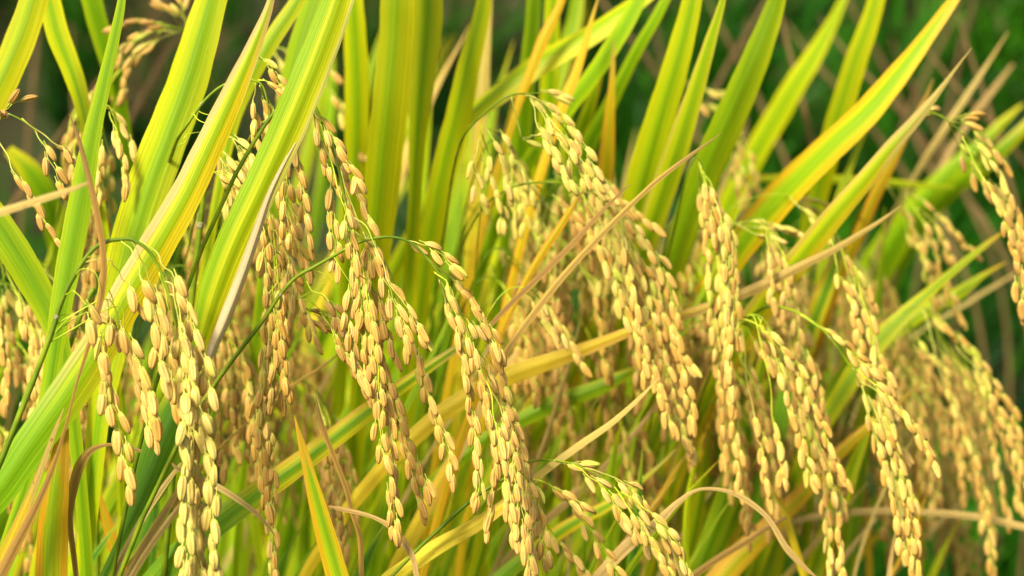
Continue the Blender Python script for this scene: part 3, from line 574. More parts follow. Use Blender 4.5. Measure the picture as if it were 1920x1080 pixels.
# ------------------------------------------------------------------ panicles traced one by one
panicle('sharp pale golden panicle arching over at left, from the curved green stem', .955,
 [(-40,960),(0,868),(30,795),(68,700),(98,620),(112,575),(128,538),(155,492),(178,465),(200,453),(225,449),(250,450),(280,472),(302,510),(320,560),(332,610),(342,670),(350,740),(356,800)],
 [([(120,555),(138,545),(150,558),(163,572),(168,596)],3),
  ([(168,585),(186,640),(195,690),(205,735),(218,775),(228,820),(234,862),(243,905)],0),
  ([(195,560),(200,600),(192,650),(196,680),(195,730)],1),
  ([(200,486),(215,500),(228,520),(240,535),(250,560)],3),
  ([(200,560),(222,610),(240,650),(255,690),(265,730),(275,770),(284,810)],1),
  ([(215,575),(232,610),(248,650),(268,700),(280,740),(292,775)],1),
  ([(228,452),(245,468),(258,495),(266,525),(280,550),(290,580),(300,620),(296,660),(310,700)],3),
  ([(245,451),(262,480),(275,510),(288,545),(300,590),(312,640),(318,690),(326,750)],3),
  ([(262,452),(290,470),(308,500),(325,515),(340,545),(352,580),(364,620),(375,650),(385,690),(390,730),(392,780)],3),
  ([(300,510),(312,560),(325,600),(334,640),(345,690),(350,740),(358,800),(365,860),(372,920),(375,980),(378,1040),(382,1090)],2),
  ([(330,560),(345,620),(358,670),(362,720),(375,780),(388,830),(396,880),(398,930),(396,990),(402,1050)],1),
  ([(325,540),(333,600),(340,660),(345,720),(350,780),(362,830),(356,900),(362,960),(368,1020),(372,1080)],1),
  ([(345,700),(350,760),(345,820),(348,880),(343,940),(350,990),(345,1060)],0)],
 sp=34, gs=1.13, bead=1.1, kind='pale', sw=12, curls=[[(140,520),(152,505),(175,508),(186,530),(184,548)],[(105,600),(118,590),(135,592),(145,586)],[(95,640),(108,618),(128,597),(140,590)],[(150,500),(165,482),(185,480)],[(120,560),(132,530),(145,520)],[(205,545),(212,565),(205,580)]], seed=1, dk=.018)

panicle('sharp dense golden panicle hanging from under the long front leaf', 1.0,
 [(440,330),(480,260),(520,205),(560,180),(585,192),(602,225),(622,275),(638,330),(650,390),(662,450),(672,520),(682,590),(694,660),(706,720)],
 [([(580,195),(600,222),(622,255),(645,290),(665,315),(668,330)],1),
  ([(590,215),(612,250),(635,300),(650,330),(664,352),(680,385),(692,410)],1),
  ([(585,205),(592,240),(605,285),(620,330),(640,360),(660,395)],1),
  ([(600,230),(618,290),(622,350),(622,410),(627,450),(630,485)],2),
  ([(600,240),(625,320),(645,390),(652,430),(660,470),(662,515),(655,560),(652,600),(658,635),(664,670),(676,702)],2),
  ([(640,320),(665,400),(688,440),(705,470),(718,515),(732,545),(745,580),(757,610),(764,640)],2),
  ([(690,430),(715,490),(735,540),(760,570),(775,600),(790,625)],3),
  ([(715,480),(745,550),(765,600),(775,640),(785,675),(800,730),(815,775),(832,815),(840,845),(849,885)],3),
  ([(645,350),(670,410),(690,460),(690,510),(680,550),(683,590),(688,620),(697,655),(694,690)],2),
  ([(650,400),(675,480),(695,560),(705,610),(715,660),(725,710),(740,760),(752,800),(770,840),(782,870),(797,905)],2),
  ([(660,430),(680,500),(690,560),(700,640),(708,690),(712,740),(712,790),(715,835),(728,880),(735,930),(742,985)],2),
  ([(700,640),(720,700),(735,745),(750,790),(760,830),(770,875),(778,910),(790,950)],1),
  ([(640,360),(650,420),(665,480),(668,540),(672,600),(682,650),(690,700),(705,740)],1),
  ([(700,650),(715,720),(728,780),(735,830),(738,880),(738,930),(736,975)],1),
  ([(680,520),(700,540),(715,580),(725,620),(738,660)],1)],
 sp=27, gs=1.0, kind='gold', sw=8, seed=2, dk=.02, ground=True)

panicle('sharp golden panicle on the arched green stem at the centre', 1.0,
 [(330,840),(390,740),(440,670),(490,605),(525,553),(555,520),(590,500),(625,480),(665,458),(700,447),(740,445),(775,458),(805,490),(835,530),(862,580),(885,640),(905,700)],
 [([(745,447),(770,452),(790,458),(810,465),(828,478),(845,493)],1),
  ([(790,475),(825,505),(850,525),(870,545),(890,570),(905,600),(925,630),(935,660)],2),
  ([(820,520),(860,580),(890,610),(915,640),(932,680),(948,730),(963,780),(972,820),(985,870),(1000,915),(1010,955),(1018,995),(1020,1040)],2),
  ([(815,510),(838,530),(850,560),(862,590),(878,620),(885,660)],1),
  ([(825,525),(835,565),(850,600),(862,645),(875,700),(880,740),(888,790),(893,840),(898,885),(897,925)],1),
  ([(850,570),(875,640),(895,690),(915,760),(923,800),(932,845),(945,880),(955,940)],2),
  ([(860,590),(880,660),(898,710),(912,770),(925,820),(930,860),(925,905),(920,945),(913,985)],2),
  ([(880,650),(915,720),(940,770),(955,810),(962,850),(968,890),(977,940),(985,990),(990,1040),(1000,1080)],2),
  ([(890,660),(925,720),(945,760),(965,800),(978,850),(988,900),(995,940),(990,990),(995,1050)],2),
  ([(850,570),(880,630),(910,680),(930,720),(945,770),(958,820)],2),
  ([(900,680),(920,740),(930,800),(945,850),(952,905),(960,960),(962,1000)],2)],
 sp=27, gs=.97, kind='gold', sw=9, seed=3, dk=.018, curls=[[(560,515),(578,508),(600,510),(615,520),(625,532)],[(575,527),(585,545),(605,552),(618,566)],[(625,480),(640,505),(660,535),(680,560)]])

panicle('small golden panicle half hidden behind the two sharp front ones', 1.03,
 [(470,640),(500,600),(530,575),(555,562),(580,565),(605,585),(635,615),(660,645)],
 [([(560,565),(580,582),(605,590),(632,600)],1),([(590,545),(610,560),(625,575),(635,595)],1),([(560,570),(585,600),(615,612),(640,622),(655,650)],1),
  ([(600,585),(635,620),(655,655),(672,690),(690,730)],1),([(605,590),(625,625),(640,655),(665,680),(680,715)],1)],
 sp=24, gs=.92, kind='tan', sw=4, seed=4)

panicle('golden panicle on the curved stem crossing the broad green leaf', 1.015,
 [(240,520),(268,430),(298,340),(318,300),(332,262),(350,235),(378,195),(410,165),(440,152),(470,150),(490,158),(500,185),(505,230)],
 [([(485,150),(500,152),(515,160),(530,163)],1),([(478,110),(490,112),(503,120),(518,142),(530,160)],1),
  ([(488,160),(492,185),(500,205),(498,240),(500,280)],1),([(490,160),(505,190),(512,225),(510,260)],1),([(480,155),(475,190),(478,225),(482,260)],1)],
 sp=24, gs=.88, kind='gold', sw=9, seed=5, curls=[[(360,215),(368,208),(385,214),(400,216)],[(362,212),(372,225),(388,232)],[(345,260),(352,252),(372,248),(388,250)],[(335,272),(348,266),(352,250)]])

panicle('greenish cluster of grains between the orange edged leaf and the long front leaf', 1.04,
 [(330,560),(352,470),(372,380),(390,310),(408,265),(425,250),(445,262),(465,300),(480,345)],
 [([(420,252),(440,262),(458,275),(470,295),(480,320)],1),([(405,270),(425,290),(440,305),(455,320),(468,340)],1),([(392,325),(410,322),(425,330),(440,340),(455,355),(465,380)],1),
  ([(405,280),(420,310),(435,340),(448,370),(455,400)],1),([(430,255),(450,280),(462,310),(478,350),(488,385)],1),([(410,265),(415,290),(425,320),(430,350),(425,380)],1)],
 sp=22, gs=.95, kind='lime', sw=5, seed=6)

panicle('golden panicle hanging behind the long front leaf, strings reaching mid height', 1.025,
 [(420,400),(450,300),(480,240),(510,225),(528,250),(536,300),(538,350),(535,400)],
 [([(530,235),(552,275),(560,310),(568,350),(571,385),(575,415),(579,452)],1),([(528,250),(535,300),(538,350),(543,380),(552,410),(555,445)],1),
  ([(525,250),(528,310),(528,350),(528,385),(530,420)],1),([(530,350),(545,410),(555,455),(567,480),(577,495)],1),([(530,360),(537,400),(548,440),(560,470)],1)],
 sp=26, gs=.98, kind='gold', sw=4, seed=7)

panicle('long golden panicle hanging left of the densest one, reaching the bottom edge', 1.02,
 [(380,560),(415,450),(450,370),(478,345),(498,365),(510,420),(518,480),(522,540),(520,600),(512,660)],
 [([(490,370),(502,400),(512,440),(520,480),(528,515),(535,545)],1),([(485,380),(495,430),(498,480),(500,530),(498,570),(495,605)],1),
  ([(520,440),(540,490),(548,540),(548,580)],1),([(525,480),(545,520),(560,555),(570,580),(578,605),(588,632)],1),
  ([(515,500),(528,560),(533,607),(533,650),(535,700),(530,745)],1),([(515,480),(520,540),(530,590),(522,640),(518,690),(510,740)],1),
  ([(505,500),(508,560),(510,610),(508,660),(505,710),(497,765),(503,810),(508,860),(512,905),(508,950),(510,1000),(514,1060)],1),
  ([(500,560),(498,630),(495,690),(490,745),(485,800),(495,850),(497,900),(502,945)],1),([(510,430),(520,450),(530,480),(545,500)],1),
  ([(508,520),(515,580),(522,630),(532,670),(538,720)],1),([(490,700),(485,750),(478,800),(484,850),(488,890)],1)],
 sp=25, gs=.95, kind='gold', sw=4, seed=8)

panicle('tan panicle between the left panicle and the long hanging one', 1.075,
 [(360,800),(380,700),(395,640),(415,615),(432,640),(442,690)],
 [([(430,640),(440,690),(447,740),(452,790),(465,840),(475,890)],1),([(420,630),(428,690),(432,740),(440,790),(445,835)],1),([(425,620),(445,660),(460,700),(465,750),(470,800)],1),([(400,640),(405,700),(410,760),(415,820),(420,870)],1)],
 sp=24, gs=.95, kind='tan', sw=4, seed=9)

panicle('small pale panicle hanging by the narrow upright leaf at left', 1.06,
 [(170,420),(180,330),(188,260),(194,205),(205,200),(215,225),(225,265)],
 [([(200,202),(215,212),(228,230),(240,255),(250,280),(262,305)],1),([(205,210),(215,240),(225,275),(232,305),(236,340)],1),([(195,215),(190,250),(186,290),(188,330),(185,370)],1)],
 sp=24, gs=.95, kind='pale', sw=4, seed=10)

for i, (x, lab) in enumerate([(150, 'tan panicle strings behind the brown twisted strip, left of the narrow leaf'), (185, 'blurred tan panicle hanging right behind the narrow upright leaf at left')]):
    panicle(lab, 1.11, [(x-60,560),(x-45,420),(x-30,300),(x-15,215),(x,205),(x+8,250)],
     [([(x,215),(x+4,280),(x+2,340),(x+8,400),(x+4,460),(x+10,520),(x+6,570)],1),([(x-6,215),(x-10,290),(x-12,360),(x-6,430),(x-12,500)],1),([(x+4,215),(x+18,290),(x+20,360),(x+18,430),(x+24,490),(x+20,540)],1)],
     sp=24, gs=.98, kind='tan', sw=4, seed=11 + i)

panicle('blurred brown panicle bending to the left at the top left', 1.17,
 [(430,250),(400,150),(375,90),(350,62),(320,52),(285,60),(250,85),(225,125)],
 [([(345,55),(310,46),(280,42),(250,42),(222,48)],1),([(340,60),(295,58),(255,72),(228,92),(212,125)],1),([(335,60),(290,76),(258,100),(240,130),(232,165)],1),([(345,55),(325,30),(305,12)],1),([(350,55),(345,30),(340,12)],1),
  ([(230,115),(200,140),(178,170),(168,215)],1),([(225,130),(180,170),(145,215),(128,260),(122,300)],1),([(228,130),(190,180),(165,230),(140,270),(136,310)],1),([(300,62),(262,92),(232,125),(215,160)],1)],
 sp=22, gs=1.0, kind='tan', sw=5, seed=14)

panicle('few grained panicle arching in from the left edge', 1.02,
 [(-60,300),(-30,235),(0,212),(35,222),(65,245),(80,275)],
 [([(5,212),(-4,208)],0),([(0,212),(18,200),(32,190)],1),([(40,222),(75,248),(105,270),(122,282),(138,305)],2),([(65,245),(82,272),(93,300),(108,330),(118,350)],1),([(-10,260),(12,290),(28,325),(48,352),(68,385),(85,420),(102,445)],2)],
 sp=30, gs=.9, kind='tan', sw=5, seed=15)

panicle('blurred golden panicle hanging at the left edge, mid height', 1.1,
 [(-80,620),(-60,540),(-30,490),(0,480),(20,520)],
 [([(0,490),(15,540),(30,570),(45,600),(58,630)],1),([(-5,490),(0,550),(10,600),(22,650),(30,690)],1),([(-10,490),(-8,580),(5,640),(12,700),(8,750)],1),([(10,500),(35,560),(52,610),(70,660),(78,700)],1)],
 sp=24, kind='tan', sw=5, seed=16)

panicle('greenish panicle arching high at the centre with grains down its back', 1.065,
 [(820,520),(838,400),(850,320),(868,258),(905,215),(950,182),(985,176),(1010,190),(1045,225),(1075,265),(1095,310)],
 [([(985,176),(1020,174),(1048,177)],1),([(985,178),(1005,184),(1025,198),(1047,213),(1068,232),(1085,262),(1103,293),(1120,325),(1138,352)],1),([(1000,190),(1020,220),(1035,248),(1058,265),(1075,300),(1090,330)],1),
  ([(1000,200),(1010,240),(1030,270),(1045,300),(1065,335)],1),([(1020,210),(1050,245),(1078,285),(1098,315),(1115,345)],1),([(960,182),(975,250),(985,258),(1003,254)],2)],
 sp=24, gs=.95, kind='lime', sw=6, seed=17)

panicle('brown golden panicle arching right in the middle, cascading to lower centre', 1.085,
 [(820,640),(850,520),(880,430),(920,375),(970,348),(1030,342),(1090,352),(1135,380),(1170,430),(1195,490),(1215,560)],
 [([(1060,345),(1100,350),(1140,362),(1170,380),(1195,400),(1222,420)],1),([(1120,372),(1160,395),(1193,427),(1213,460),(1232,485),(1243,510),(1258,545),(1266,600),(1272,650),(1293,680)],1),
  ([(1160,410),(1190,465),(1210,498),(1227,530),(1240,590),(1250,660),(1262,720),(1280,780),(1298,835)],1),([(1160,420),(1187,487),(1203,523),(1213,565),(1227,600),(1235,640),(1247,680),(1255,720),(1268,770),(1285,820)],1),
  ([(1090,360),(1120,420),(1125,460),(1140,495),(1157,530),(1163,567),(1185,610),(1200,655),(1208,700)],1),([(1130,385),(1165,440),(1180,520),(1195,580),(1205,640),(1222,690),(1240,740),(1255,790)],1),
  ([(1000,345),(1040,372),(1078,405),(1107,440),(1130,465)],1),([(1180,450),(1210,540),(1245,600),(1270,660),(1285,720),(1300,780)],1)],
 sp=24, gs=1.0, kind='gold', sw=6, seed=18)

panicle('sparse green gold panicle drooping just left of the middle cascade', 1.075,
 [(880,640),(890,520),(900,400),(905,300),(900,250),(910,235),(925,255)],
 [([(908,238),(927,262),(940,290),(947,320),(952,355)],1),([(905,250),(915,290),(920,330),(935,370),(945,410)],1),([(910,240),(940,250),(955,275),(965,310)],1),([(900,260),(890,300),(893,340),(900,370)],1)],
 sp=26, gs=.92, kind='lime', sw=4, seed=19)

panicle('bright single stringed panicle in front of the middle cascade', 1.055,
 [(880,700),(905,620),(930,565),(960,540),(990,540)],
 [([(985,540),(1005,548),(1023,573),(1053,617),(1073,653),(1090,678)],1),([(975,540),(1000,560),(1015,590),(1035,620)],1)],
 sp=25, gs=.95, kind='pale', sw=4, seed=20)

panicle('golden panicle with straight strings hanging right of the middle cascade', 1.085,
 [(1200,700),(1235,560),(1262,440),(1282,350),(1298,300),(1312,300),(1325,340),(1338,400),(1348,460)],
 [([(1310,305),(1314,360),(1318,400),(1325,450),(1330,500),(1333,560),(1340,620),(1345,680),(1350,760),(1356,850)],1),([(1318,320),(1335,350),(1350,390),(1368,430),(1375,490),(1377,540),(1378,580),(1385,625)],1),
  ([(1320,330),(1340,400),(1350,460),(1352,520),(1358,590),(1362,660),(1368,720),(1375,790),(1383,850),(1388,915)],1),([(1330,350),(1355,420),(1362,500),(1365,560),(1372,620),(1368,680),(1372,750)],1),([(1312,310),(1322,340),(1330,380),(1340,430)],1)],
 sp=24, gs=1.0, kind='gold', sw=5, seed=21)

panicle('small green panicle hanging beside the big upright leaf, centre right', 1.19,
 [(1200,640),(1230,520),(1250,440),(1270,405),(1285,420)],
 [([(1270,410),(1283,413),(1300,425),(1310,435)],1),([(1272,415),(1285,455),(1292,490),(1298,530),(1305,558)],1),([(1250,440),(1262,480),(1270,520),(1275,560)],1)],
 sp=22, gs=.9, kind='lime', sw=4, seed=22)

panicle('flat lying green panicle pointing right at centre right, upper one', 1.16,
 [(1330,560),(1345,460),(1362,400),(1400,375),(1450,364),(1490,368)],
 [([(1470,366),(1497,378),(1520,388),(1542,398)],1),([(1470,365),(1500,370),(1520,374),(1540,380)],1),([(1480,370),(1505,392),(1530,412),(1548,430)],1)],
 sp=22, gs=.9, kind='lime', sw=4, seed=23)
panicle('flat lying green panicle pointing right at centre right, lower one', 1.15,
 [(1310,560),(1330,480),(1350,435),(1375,420),(1400,418)],
 [([(1385,420),(1420,428),(1450,428),(1475,430),(1500,440)],1),([(1385,418),(1410,415),(1440,420),(1468,424)],1),([(1390,425),(1420,440),(1450,445)],1)],
 sp=22, gs=.9, kind='lime', sw=4, seed=24)

panicle('green topped golden panicle hanging to the bottom edge right of centre', 1.08,
 [(1270,900),(1310,760),(1350,660),(1385,605),(1415,590),(1440,610),(1470,660),(1498,720),(1520,790),(1540,850)],
 [([(1420,595),(1442,630),(1473,660),(1500,695),(1512,735),(1533,777),(1553,827),(1565,860),(1583,895)],1),([(1440,620),(1478,690),(1503,740),(1517,790),(1535,840),(1555,880),(1568,940),(1572,1000),(1578,1070)],1),
  ([(1450,640),(1480,710),(1510,775),(1530,840),(1545,900),(1550,960),(1553,1010),(1555,1075)],1),([(1430,620),(1460,680),(1477,747),(1497,803),(1510,860),(1522,890)],1),([(1415,600),(1440,700),(1450,790),(1460,827),(1467,860),(1468,892)],2),
  ([(1400,600),(1430,615),(1450,640),(1470,665)],1),([(1405,605),(1425,640),(1445,670),(1460,700)],1),([(1480,700),(1520,780),(1540,820),(1560,870),(1575,910),(1580,950)],1),([(1395,610),(1412,640),(1430,660),(1447,690)],1),([(1390,620),(1402,720),(1415,780),(1428,830),(1440,925)],2)],
 sp=24, gs=.98, kind='gold', sw=6, seed=25)

panicle('golden panicle on a bright green bowed stem, low at right, reaching the bottom edge', 1.08,
 [(1300,760),(1350,660),(1400,600),(1440,575),(1480,580),(1520,600),(1555,632),(1590,680),(1615,725),(1635,765),(1655,820),(1672,870),(1690,920)],
 [([(1500,590),(1545,618),(1570,635),(1590,655),(1610,670),(1630,690)],1),([(1600,690),(1640,720),(1670,748),(1690,772),(1713,800),(1733,832),(1748,862)],1),([(1610,715),(1640,730),(1657,763),(1670,797),(1678,840),(1690,877),(1703,910),(1712,960),(1720,1010),(1722,1070)],1),
  ([(1615,720),(1630,775),(1640,810),(1653,853),(1663,893),(1675,940),(1687,1000),(1695,1030)],1),([(1650,800),(1672,880),(1682,930),(1690,980),(1698,1020),(1705,1060)],1),([(1625,740),(1650,790),(1668,840),(1685,890),(1700,940),(1707,990),(1712,1040)],1),
  ([(1600,690),(1620,735),(1645,770),(1668,810),(1690,840)],1)],
 sp=24, gs=.98, kind='gold', sw=7, seed=26)

panicle('golden panicle curving down just right of the tan edged yellow leaf', 1.12,
 [(1440,760),(1470,620),(1500,520),(1530,455),(1555,430),(1575,445),(1595,490),(1612,550),(1630,610)],
 [([(1560,432),(1583,477),(1603,505),(1620,530),(1632,560)],1),([(1575,460),(1597,530),(1607,575),(1617,625)],1),([(1600,500),(1622,575),(1632,610),(1640,645),(1652,680),(1668,712),(1678,750)],1),([(1560,450),(1570,510),(1590,545),(1603,590),(1612,640),(1620,690)],1),([(1600,520),(1615,600),(1630,650),(1640,700),(1650,740)],1)],
 sp=24, gs=1.02, kind='gold', sw=5, seed=27)

panicle('blurred golden panicle spreading toward the dark gap at upper right', 1.24,
 [(1560,620),(1590,480),(1615,390),(1640,348),(1675,345),(1705,365),(1730,400)],
 [([(1660,347),(1690,385),(1705,405),(1715,435)],1),([(1700,365),(1730,417),(1750,457),(1762,500),(1772,530),(1787,560),(1798,592)],1),([(1690,355),(1730,375),(1755,397),(1777,417),(1800,447),(1822,468)],1),([(1720,390),(1753,420),(1765,445),(1778,474)],1),([(1690,370),(1703,437),(1730,473),(1750,510),(1760,550)],1),([(1700,400),(1725,450),(1738,500),(1745,545),(1755,590)],1)],
 sp=24, gs=1.0, kind='gold', sw=5, seed=28)

panicle('golden panicle hanging down the right edge of the frame at the top', 1.11,
 [(1600,420),(1640,330),(1680,255),(1715,218),(1750,212),(1785,232),(1812,260),(1835,290)],
 [([(1735,212),(1745,206)],0),([(1780,225),(1800,218),(1816,214)],1),([(1780,230),(1807,232),(1837,247),(1857,275),(1877,300)],1),([(1800,245),(1830,270),(1855,300),(1877,330),(1888,355),(1902,385),(1914,418),(1922,460)],1),
  ([(1785,245),(1797,270),(1812,295),(1830,325),(1850,355)],1),([(1810,270),(1847,340),(1877,387),(1887,420),(1898,463),(1910,495),(1912,530),(1920,575)],1),([(1825,285),(1860,340),(1885,380),(1895,420),(1905,450)],1)],
 sp=24, gs=1.02, kind='tan', sw=6, seed=29)

panicle('big blurred golden panicle sweeping down the lower right edge', 1.2,
 [(1560,900),(1600,760),(1640,660),(1680,600),(1715,575),(1750,590),(1790,640),(1820,700),(1845,760)],
 [([(1725,580),(1750,593),(1773,613),(1797,632),(1817,653),(1840,680),(1860,710),(1877,737),(1900,772),(1907,810),(1918,858)],1),([(1745,595),(1773,660),(1807,693),(1835,725),(1857,755),(1873,803),(1887,847),(1903,890),(1912,940)],1),
  ([(1760,620),(1800,690),(1840,747),(1857,803),(1873,880),(1883,925),(1890,970)],1),([(1740,610),(1773,727),(1797,773),(1813,820),(1830,870),(1842,920),(1850,987),(1862,1060)],1),([(1700,590),(1720,640),(1760,680),(1785,730),(1800,780)],1),
  ([(1790,650),(1830,690),(1860,750),(1885,790),(1905,840),(1920,900)],1)],
 sp=23, gs=1.02, kind='gold', sw=6, seed=30)
panicle('blurred golden panicle just inside the big one at the lower right', 1.26,
 [(1520,920),(1560,780),(1600,690),(1640,640),(1670,640),(1700,680),(1730,740)],
 [([(1660,640),(1700,690),(1740,740),(1773,790),(1790,840),(1810,880)],1),([(1670,650),(1690,720),(1712,780),(1735,830),(1750,870)],1),([(1690,670),(1740,700),(1780,745),(1810,800),(1830,860),(1845,910),(1858,960),(1862,1010)],1),([(1680,660),(1730,720),(1765,760),(1800,820),(1825,880),(1840,940)],1)],
 sp=24, gs=1.02, kind='gold', sw=5, seed=31)
panicle('blurred golden panicle behind the bowed stem at lower right', 1.3,
 [(1440,960),(1480,840),(1520,760),(1560,725),(1590,745),(1615,800)],
 [([(1580,740),(1613,820),(1640,887),(1653,937),(1665,1003),(1668,1060)],1),([(1570,735),(1590,800),(1610,860),(1622,920),(1630,980)],1),([(1590,750),(1625,800),(1650,860),(1668,920),(1680,970)],1)],
 sp=24, gs=1.05, kind='tan', sw=5, seed=32)

panicle('sparse greenish panicle spreading low at the bottom centre', 1.025,
 [(900,960),(940,895),(985,868),(1030,863),(1075,870),(1115,888),(1150,910),(1190,955),(1220,1000)],
 [([(1040,864),(1062,868),(1088,866)],1),([(1090,876),(1125,885),(1160,900),(1180,912),(1197,928),(1205,948)],2),([(1180,930),(1205,950),(1222,965),(1243,987),(1262,1008),(1275,1032),(1288,1068)],1),
  ([(1075,870),(1100,890),(1125,908),(1150,935),(1165,965),(1185,995)],1),([(1150,912),(1185,960),(1210,1000),(1230,1030),(1248,1060)],1),([(1120,895),(1150,945),(1168,970),(1190,990),(1213,1018),(1235,1048),(1252,1078)],1),([(1200,975),(1240,1005),(1250,1030),(1262,1060),(1270,1090)],1)],
 sp=25, gs=.9, kind='pale', sw=5, seed=33, dk=.01)
panicle('thin stringed panicle low at the bottom centre, left of the sparse greenish one', 1.03,
 [(860,1000),(920,930),(970,900),(1010,900),(1040,915)],
 [([(1010,900),(1035,912),(1062,928),(1088,944)],1),([(1040,915),(1075,950),(1100,985),(1117,1008),(1133,1035),(1150,1060),(1165,1090)],1),([(980,900),(1015,960),(1035,1000),(1053,1023),(1077,1047),(1096,1075)],2)],
 sp=25, gs=.9, kind='gold', sw=4, seed=34)

panicle('far small panicle showing between the two slim upper leaves at centre right', 1.33,
 [(1200,420),(1230,300),(1250,200),(1270,160),(1300,155),(1330,168)],
 [([(1268,160),(1277,156)],0),([(1300,158),(1325,168),(1350,175)],1),([(1290,165),(1310,190),(1335,200)],1),([(1262,180),(1262,220),(1258,250)],1)],
 sp=26, gs=1.05, kind='pale', sw=5, seed=35)
panicle('far brown panicle hanging between the tall green leaf and the diagonal one', 1.3,
 [(1290,520),(1320,400),(1345,300),(1365,235),(1378,225),(1388,260)],
 [([(1378,230),(1382,270),(1390,315),(1400,350),(1408,395)],1),([(1375,240),(1372,290),(1380,330),(1388,370)],1),([(1385,240),(1402,285),(1415,325),(1425,370)],1)],
 sp=26, gs=1.05, kind='tan', sw=5, seed=36)
panicle('far brown panicle right of the long front leaf, arching over the dark gap', 1.2,
 [(520,300),(550,200),(575,140),(592,128),(615,150),(640,190)],
 [([(585,128),(605,125),(625,135)],1),([(600,140),(625,175),(645,215),(662,245),(670,265),(683,290)],1),([(560,160),(575,190),(588,225)],1)],
 sp=26, gs=1.0, kind='tan', sw=5, seed=37)
panicle('far brown grains showing between the two leaves at the top left of centre', 1.2,
 [(440,260),(470,170),(500,100),(520,88),(540,100)],
 [([(515,88),(535,92),(552,96)],1),([(505,95),(520,108),(535,120)],1),([(500,105),(520,128),(540,142)],1),([(515,90),(530,150),(525,180)],1)],
 sp=26, gs=1.0, kind='tan', sw=5, seed=38)

# ------------------------------------------------------------------ the thicket behind: blurred leaves and panicles
def inreg(rr, regs):
    x0, y0, x1, y1 = regs[rr.randrange(len(regs))]; return rr.uniform(x0, x1), rr.uniform(y0, y1)
rr = random.Random(99)
def fillp(lab, grp, n, regs, kr, kinds, ln=(200, 330)):
    for i in range(n):
        x, y = inreg(rr, regs); L_ = rr.uniform(*ln); k = rr.uniform(*kr); bend = rr.uniform(.35, 1.0)
        h = L_ * .22 * bend
        stem = [(x - L_ * .50, y + L_ * 1.2), (x - L_ * .38, y + L_ * .6), (x - L_ * .24, y + L_ * .16), (x - L_ * .10, y - h * .35), (x + L_ * .04, y - h * .15), (x + L_ * .16, y + L_ * .14), (x + L_ * .24, y + L_ * .36)]
        st = []
        for j in range(rr.randrange(5, 8)):
            f = rr.random(); sx = x + L_ * (.0 + .18 * f); sy = y + L_ * (-.02 + .24 * f * f); ll = L_ * rr.uniform(.55, 1.0)
            dx = ll * rr.uniform(.08, .38)
            st.append(([(sx, sy), (sx + dx * .5, sy + ll * .22), (sx + dx * .8, sy + ll * .5), (sx + dx, sy + ll * .78), (sx + dx * 1.08, sy + ll)], 1))
        kd = rr.choice(kinds); panicle(lab % (WORD[kd], behind(x + L_ * .12, y + L_ * .5)), k, stem, st, sp=25, gs=1.0, kind=kd, group=grp, detail=False, sw=5, seed=200 + i, dk=.05)
fillp('blurred %s panicle in the middle thicket, deep behind %s', 'blurred panicles behind the middle', 38, [(860,430,1300,760),(950,380,1260,560),(1280,500,1500,760)], (1.13, 1.36), ['tan', 'gold', 'tan'])
fillp('blurred %s panicle in the left thicket, deep behind %s', 'blurred panicles behind the left', 26, [(-60,480,110,760),(300,300,480,560),(400,480,640,760),(150,560,330,720),(250,420,520,700)], (1.11, 1.30), ['tan', 'gold'])
fillp('blurred %s panicle in the right thicket, deep behind %s', 'blurred panicles behind the right', 13, [(1420,400,1700,640),(1500,600,1700,800),(1650,560,1760,700)], (1.22, 1.40), ['pale', 'gold', 'tan'])

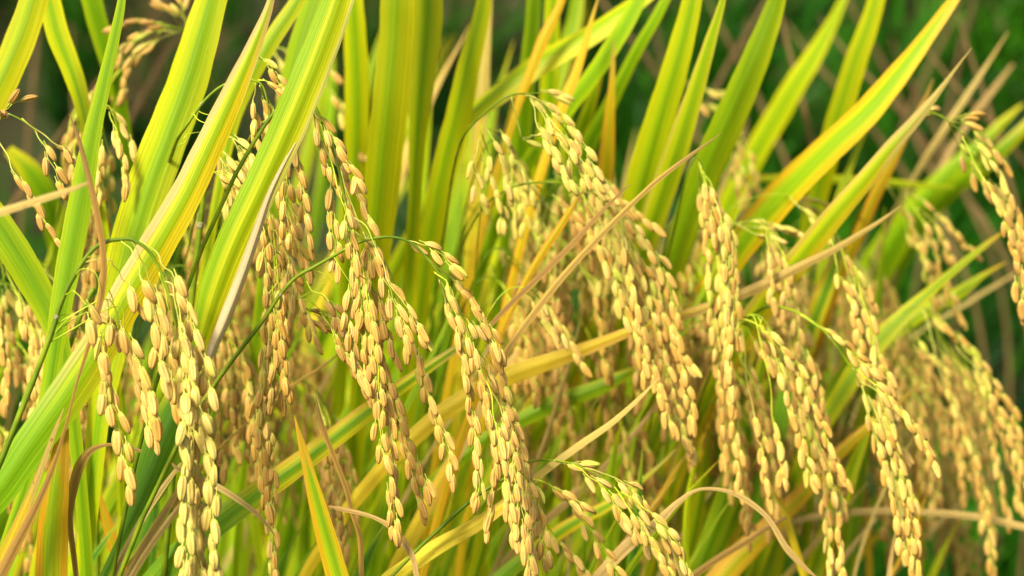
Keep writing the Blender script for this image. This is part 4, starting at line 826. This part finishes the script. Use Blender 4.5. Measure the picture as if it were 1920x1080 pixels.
def filll(lab, grp, n, regs, kr, mats, wr, ln, lean, up=.0):
    for i in range(n):
        x, y = inreg(rr, regs); k = rr.uniform(*kr); L_ = rr.uniform(*ln); w_ = rr.uniform(*wr); l = rr.uniform(*lean); cv = rr.uniform(-.25, .35)
        pts = []
        for j in range(6):
            t = j / 5; yy = y + L_ * t; xx = x - L_ * (l * t + cv * t * (1 - t)); pts.append((xx, yy, w_ * (0.04 + min(1, t * 2.6)) * (1 - .25 * max(0, t - .6))))
        mt = rr.choice(mats); leaf(lab % (WORD[mt], behind(pts[2][0], pts[2][1])), mt, k, pts, tilt=rr.uniform(-35, 35), top=False, group=grp)
fillp('blurred %s panicle high in the middle thicket, behind %s', 'blurred panicles high in the middle', 20, [(850,300,1180,430),(930,270,1100,360),(850,300,1180,430),(1400,400,1500,480)], (1.14, 1.28), ['lime', 'tan', 'pale'], (150, 260))
fillp('blurred %s panicle at the upper right, behind %s', 'blurred panicles at the upper right', 3, [(1540,380,1700,560)], (1.3, 1.42), ['gold', 'lime'], (160, 260))
filll('blurred %s leaf in the thicket, deep behind %s', 'thicket leaves behind the left and middle', 62, [(-80,420,420,900),(380,300,900,800),(560,500,1300,950),(600,150,1000,500)], (1.32, 1.8), ['Y', 'G', 'Y', 'O', 'G'], (26, 46), (420, 720), (.05, .6))
filll('blurred %s leaf of the right hand clump, behind %s', 'thicket leaves behind the right', 26, [(1230,420,1560,900),(1380,560,1600,950)], (1.25, 1.7), ['Y', 'G', 'O', 'R'], (26, 44), (420, 640), (.25, .75))
filll('blurred %s blade low in the foot of the clump, behind %s', 'low green blades', 66, [(-60,760,1500,1020)], (1.07, 1.5), ['G', 'Y', 'K', 'G', 'Y'], (10, 28), (300, 500), (-.1, .5))
filll('thin blurred %s blade low in the clump, behind %s', 'low dry blades', 28, [(0,560,1500,1000),(0,780,1500,1050),(1450,750,1900,1000)], (1.06, 1.45), ['D', 'Y', 'M', 'R', 'D'], (5, 15), (240, 460), (-.3, .9))
filll('slim blurred %s leaf standing high, far behind %s', 'high leaf tips behind', 26, [(820,-60,1120,160),(600,-40,900,100),(1100,150,1700,420),(880,200,1300,420)], (1.22, 1.6), ['Y', 'M', 'G'], (12, 26), (500, 700), (.0, .45))

filll('thin blurred %s stalk rising through the clump, behind %s', 'thin stalks in the clump', 64, [(-60,300,1500,900),(300,700,1500,950)], (1.13, 1.34), ['G', 'Y', 'G', 'D'], (5, 10), (420, 700), (.0, .6))

filll('bright blurred %s leaf low in the clump, behind %s', 'bright leaves low in the clump', 34, [(380,560,1450,860),(1350,520,1650,800)], (1.19, 1.34), ['G', 'Y', 'Y'], (20, 36), (420, 620), (.1, .6))
